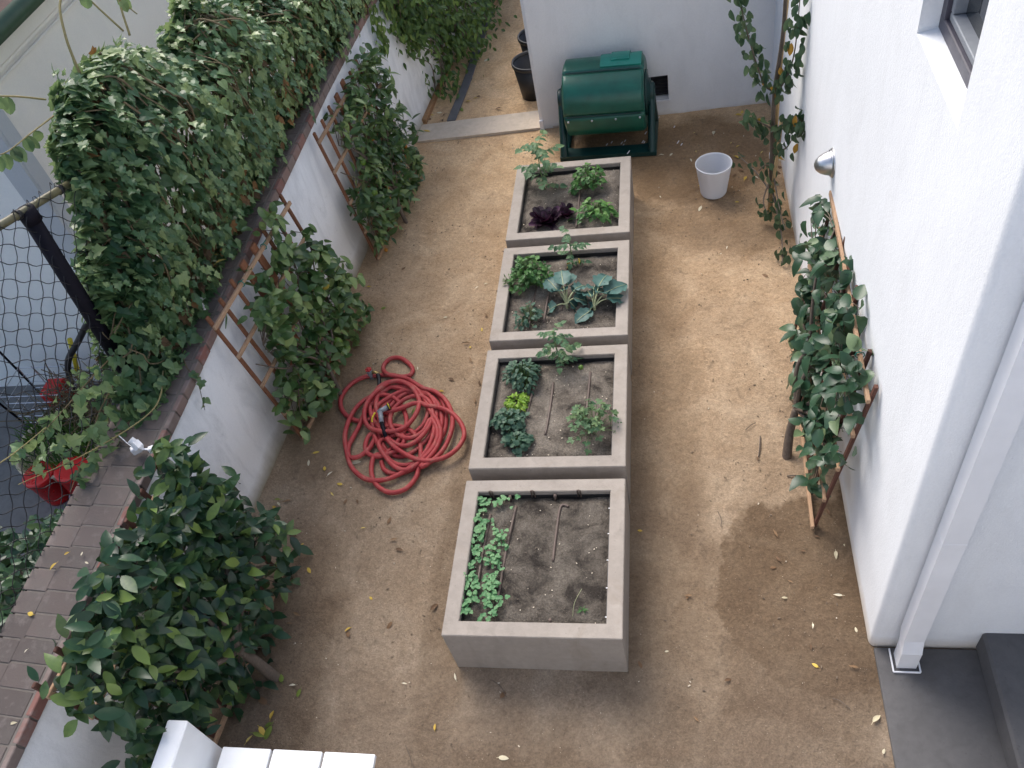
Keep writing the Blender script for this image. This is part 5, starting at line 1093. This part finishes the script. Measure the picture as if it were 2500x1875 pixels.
for u, v, k_, s in [(935, 752, 'g', .05), (1164, 703, 'p', .035), (1186, 693, 'p', .03), (1176, 804, 'y', .035), (1187, 770, 'b', .05), (1140, 838, 'b', .06), (1101, 926, 'b', .05), (1149, 880, 'b', .05), (1148, 847, 'y', .03), (880, 809, 'g', .05), (1078, 955, 'y', .04), (1087, 774, 'p', .03), (1171, 936, 'b', .04), (1160, 978, 'b', .05),
    (806, 1157, 'p', .045), (792, 1143, 'y', .045), (771, 1104, 'y', .045), (753, 1130, 'p', .04), (829, 1181, 'y', .045), (812, 1207, 'y', .04), (873, 1225, 'b', .04), (886, 1290, 'y', .035), (950, 1270, 'b', .05), (843, 1224, 'b', .04), (706, 1285, 'g', .06), (716, 1302, 'b', .075), (736, 1333, 'y', .045), (754, 1392, 'y', .045), (726, 1500, 'b', .055), (849, 1537, 'y', .04), (849, 1547, 'b', .05), (707, 1523, 'b', .04), (686, 1655, 'g', .06), (714, 1674, 'p', .045), (728, 1693, 'g', .05), (664, 1745, 'y', .05), (655, 1770, 'g', .05), (640, 1785, 'y', .06), (652, 1790, 'g', .085), (633, 1795, 'g', .08), (609, 1805, 'y', .05), (975, 1342, 'b', .05), (1060, 1482, 'b', .06), (950, 1527, 'b', .05), (962, 1318, 'b', .05), (988, 1669, 'p', .03), (1112, 1652, 'p', .04), (1062, 1775, 'y', .035), (1229, 1850, 'p', .05), (1229, 1695, 'b', .05), (678, 1220, 'g', .05), (700, 1225, 'b', .06), (672, 1240, 'y', .05), (905, 1460, 'y', .03), (640, 1710, 'b', .07), (680, 1230, 'p', .04), (860, 690, 'b', .05), (985, 655, 'b', .04), (900, 700, 'y', .04), (1020, 900, 'p', .03), (1010, 1005, 'g', .06), (855, 1035, 'g', .06), (905, 1040, 'g', .05), (1082, 1065, 'p', .06), (868, 1128, 'p', .07)]:
    fallen(u, v, k_, 'left', s)
for u, v, k_, s in [(2041, 1355, 'p', .05), (2046, 1453, 'p', .048), (1916, 1460, 'p', .035), (1984, 1529, 'p', .035), (2061, 1330, 'p', .022), (1990, 1624, 'y', .034), (2090, 1537, 'p', .028), (1893, 1302, 'b', .05), (2022, 1250, 'b', .045), (1562, 1295, 'y', .03), (1680, 1455, 'b', .045), (1628, 1590, 'p', .02), (1563, 1622, 'b', .04), (2083, 1628, 'b', .045), (2140, 1755, 'p', .06), (2158, 1834, 'p', .03), (1678, 1457, 'b', .03), (1777, 1660, 'b', .04), (1700, 1755, 'b', .035), (1850, 1120, 'b', .03), (1620, 960, 'b', .03), (1868, 672, 'b', .05), (2250, 1602, 'p', .045), (2239, 1644, 'y', .014), (1980, 1580, 'b', .03), (1930, 1420, 'b', .03), (1900, 1365, 'b', .04), (1888, 1385, 'b', .035), (1995, 1310, 'b', .03), (1960, 1345, 'b', .028), (1760, 620, 'p', .02), (1775, 605, 'p', .03)]:
    fallen(u, v, k_, 'right', s)
for x, y, k_, s, zz in [(320, 450, 'y', .045, .985), (180, 733, 'y', .045, .955), (157, 958, 'p', .022, .94), (490, 372, 'p', .022, .99), (400, 372, 'y', .03, .99), (82, 1390, 'p', .035, .905), (520, 427, 'p', .02, .985)]:
    fallen(x / 2.4578, 1200 + y / 2.4578, k_, 'cap', s, zz + .012)
# twigs lying about
for (u0, v0, u1, v1, label) in [(1856, 1065, 1852, 1115, 'short curved brown stick lying on the dirt beside the grey tree trunk'), (1922, 1162, 1958, 1164, 'short brown stick lying by the foot of the house trellis'), (1820, 1050, 1845, 1032, 'thin twig lying on the dirt left of the grey tree trunk'), (2155, 1862, 2166, 1880, 'dark twig at the bottom edge where dirt meets the landing'), (2033, 1705, 2075, 1730, 'thin dark curved twig on the dirt left of the dark landing'), (1200, 1660, 1236, 1702, 'thin twig on the dirt in front of the nearest planter'), (1752, 1248, 1760, 1285, 'thin straight twig on the dirt at the edge of the damp patch'), (860, 1833, 848, 1850, 'dark twig on the dirt beyond the white bench'), (990, 1820, 1010, 1875, 'long thin twig on the dirt right of the white bench')]:
    a, b = at(u0, v0, .006), at(u1, v1, .006); mb = MB(); m_ = a.lerp(b, .5) + V((rnd.uniform(-.012, .012), rnd.uniform(-.012, .012), .006)); mb.tube(spline([a, m_, b], 4), .0045 if 'stick' in label else .0022, 5); tag(mb.build('stick' if 'stick' in label else 'twig', M['bark']), label, 'stick' if 'stick' in label else 'twig')
p_ = at(490, 748, 1.19); mb = MB()
for k in range(5): mb.leaf(p_ + rv(.02), rv(1), V((0, 0, 1)) + rv(.6), .05, .035, BROAD, .5, .6, .5)
tag(mb.build('crumpled_paper', M['paper']), 'crumpled white scrap on the brick cap at the foot of the ivy', 'paper scrap')
fallen(540, 640, 'y', 'cap', .075, 1.235); fallen(525, 622, 'y', 'cap', .04, 1.24)
# green plant ties on the trellises
for P_, u_, v_, N_ in ((PC, .35, .99, NC), (PC, .62, .77, NC), (PC, .15, .765, NC), (PD, .18, .99, ND), (PD, .05, .52, ND), (PD, .7, .765, ND), (PB, .62, .99, NB_), (PB, .32, .99, NB_)):
    mb = MB(); c_ = P_(u_, v_) + V(N_).normalized() * .006; e_ = (P_(1, v_) - P_(0, v_)).normalized(); f_ = V((0, 0, 1))
    mb.tube([c_ + (f_ * cos(k * pi / 4) + V(N_).normalized() * sin(k * pi / 4)) * .022 for k in range(9)], .0032, 5, False); mb.tube([c_ + f_ * .02, c_ + f_ * .05 + V(N_) * .03 + rv(.01)], .0028, 5)
    tag(mb.build('plant_tie', M['greenl']), 'green plastic plant tie knotted round a cedar trellis', 'plant tie', 'green plant ties on the trellises')
# scraps of white paper round the tumbler
for x, y, s in [(1505, 1030, .03), (1535, 1042, .035), (1750, 1160, .02), (1365, 1243, .035), (905, 1370, .025), (1325, 1362, .03), (1040, 1380, .03), (1085, 1350, .025), (1130, 1505, .04), (1800, 1368, .035), (1848, 1398, .025), (1130, 1440, .025), (840, 1400, .025), (1060, 1410, .03), (1345, 1370, .02)]:
    o_ = MB(); p = at(1330 + x / 5.531, 100 + y / 5.531, .052 if (x, y) == (1130, 1505) else .008); o_.beam(p - V((s / 2 * .5, s / 2, 0)), p + V((s / 2 * .5, s / 2, .004)), .009, .0015, bev=0)
    tag(o_.build('paper_scrap', M['paper']), 'thin white paper shred on the dirt around the green tumbler frame', 'paper scrap', 'paper shreds by the tumbler')
# loose grit, far too much to count
mb = MB()
for _ in range(2600):
    x = rnd.uniform(-1.5, 2.1); y = rnd.uniform(-1.6, 5.1)
    if -.03 < x < PW + .03 and -.03 < y < 4.06: continue
    if x < wall_x(y) + .06: continue
    nn = noise.noise(V((x * 1.5, y * 1.5, 5)))
    if nn < -.1 and rnd.random() < .7: continue
    s_ = rnd.choice((.002, .0028, .0036, .005)); mb.mi = 1 if rnd.random() < .10 else 0
    mb.box((x, y, .001), (s_ * rnd.uniform(1, 3), s_ * 1.1, s_), Matrix.Rotation(rnd.random() * 6.3, 3, 'Z'), 0, rnd.random())
tag(mb.build('grit', [M['grit'], M['gritp']]), kind='stuff')
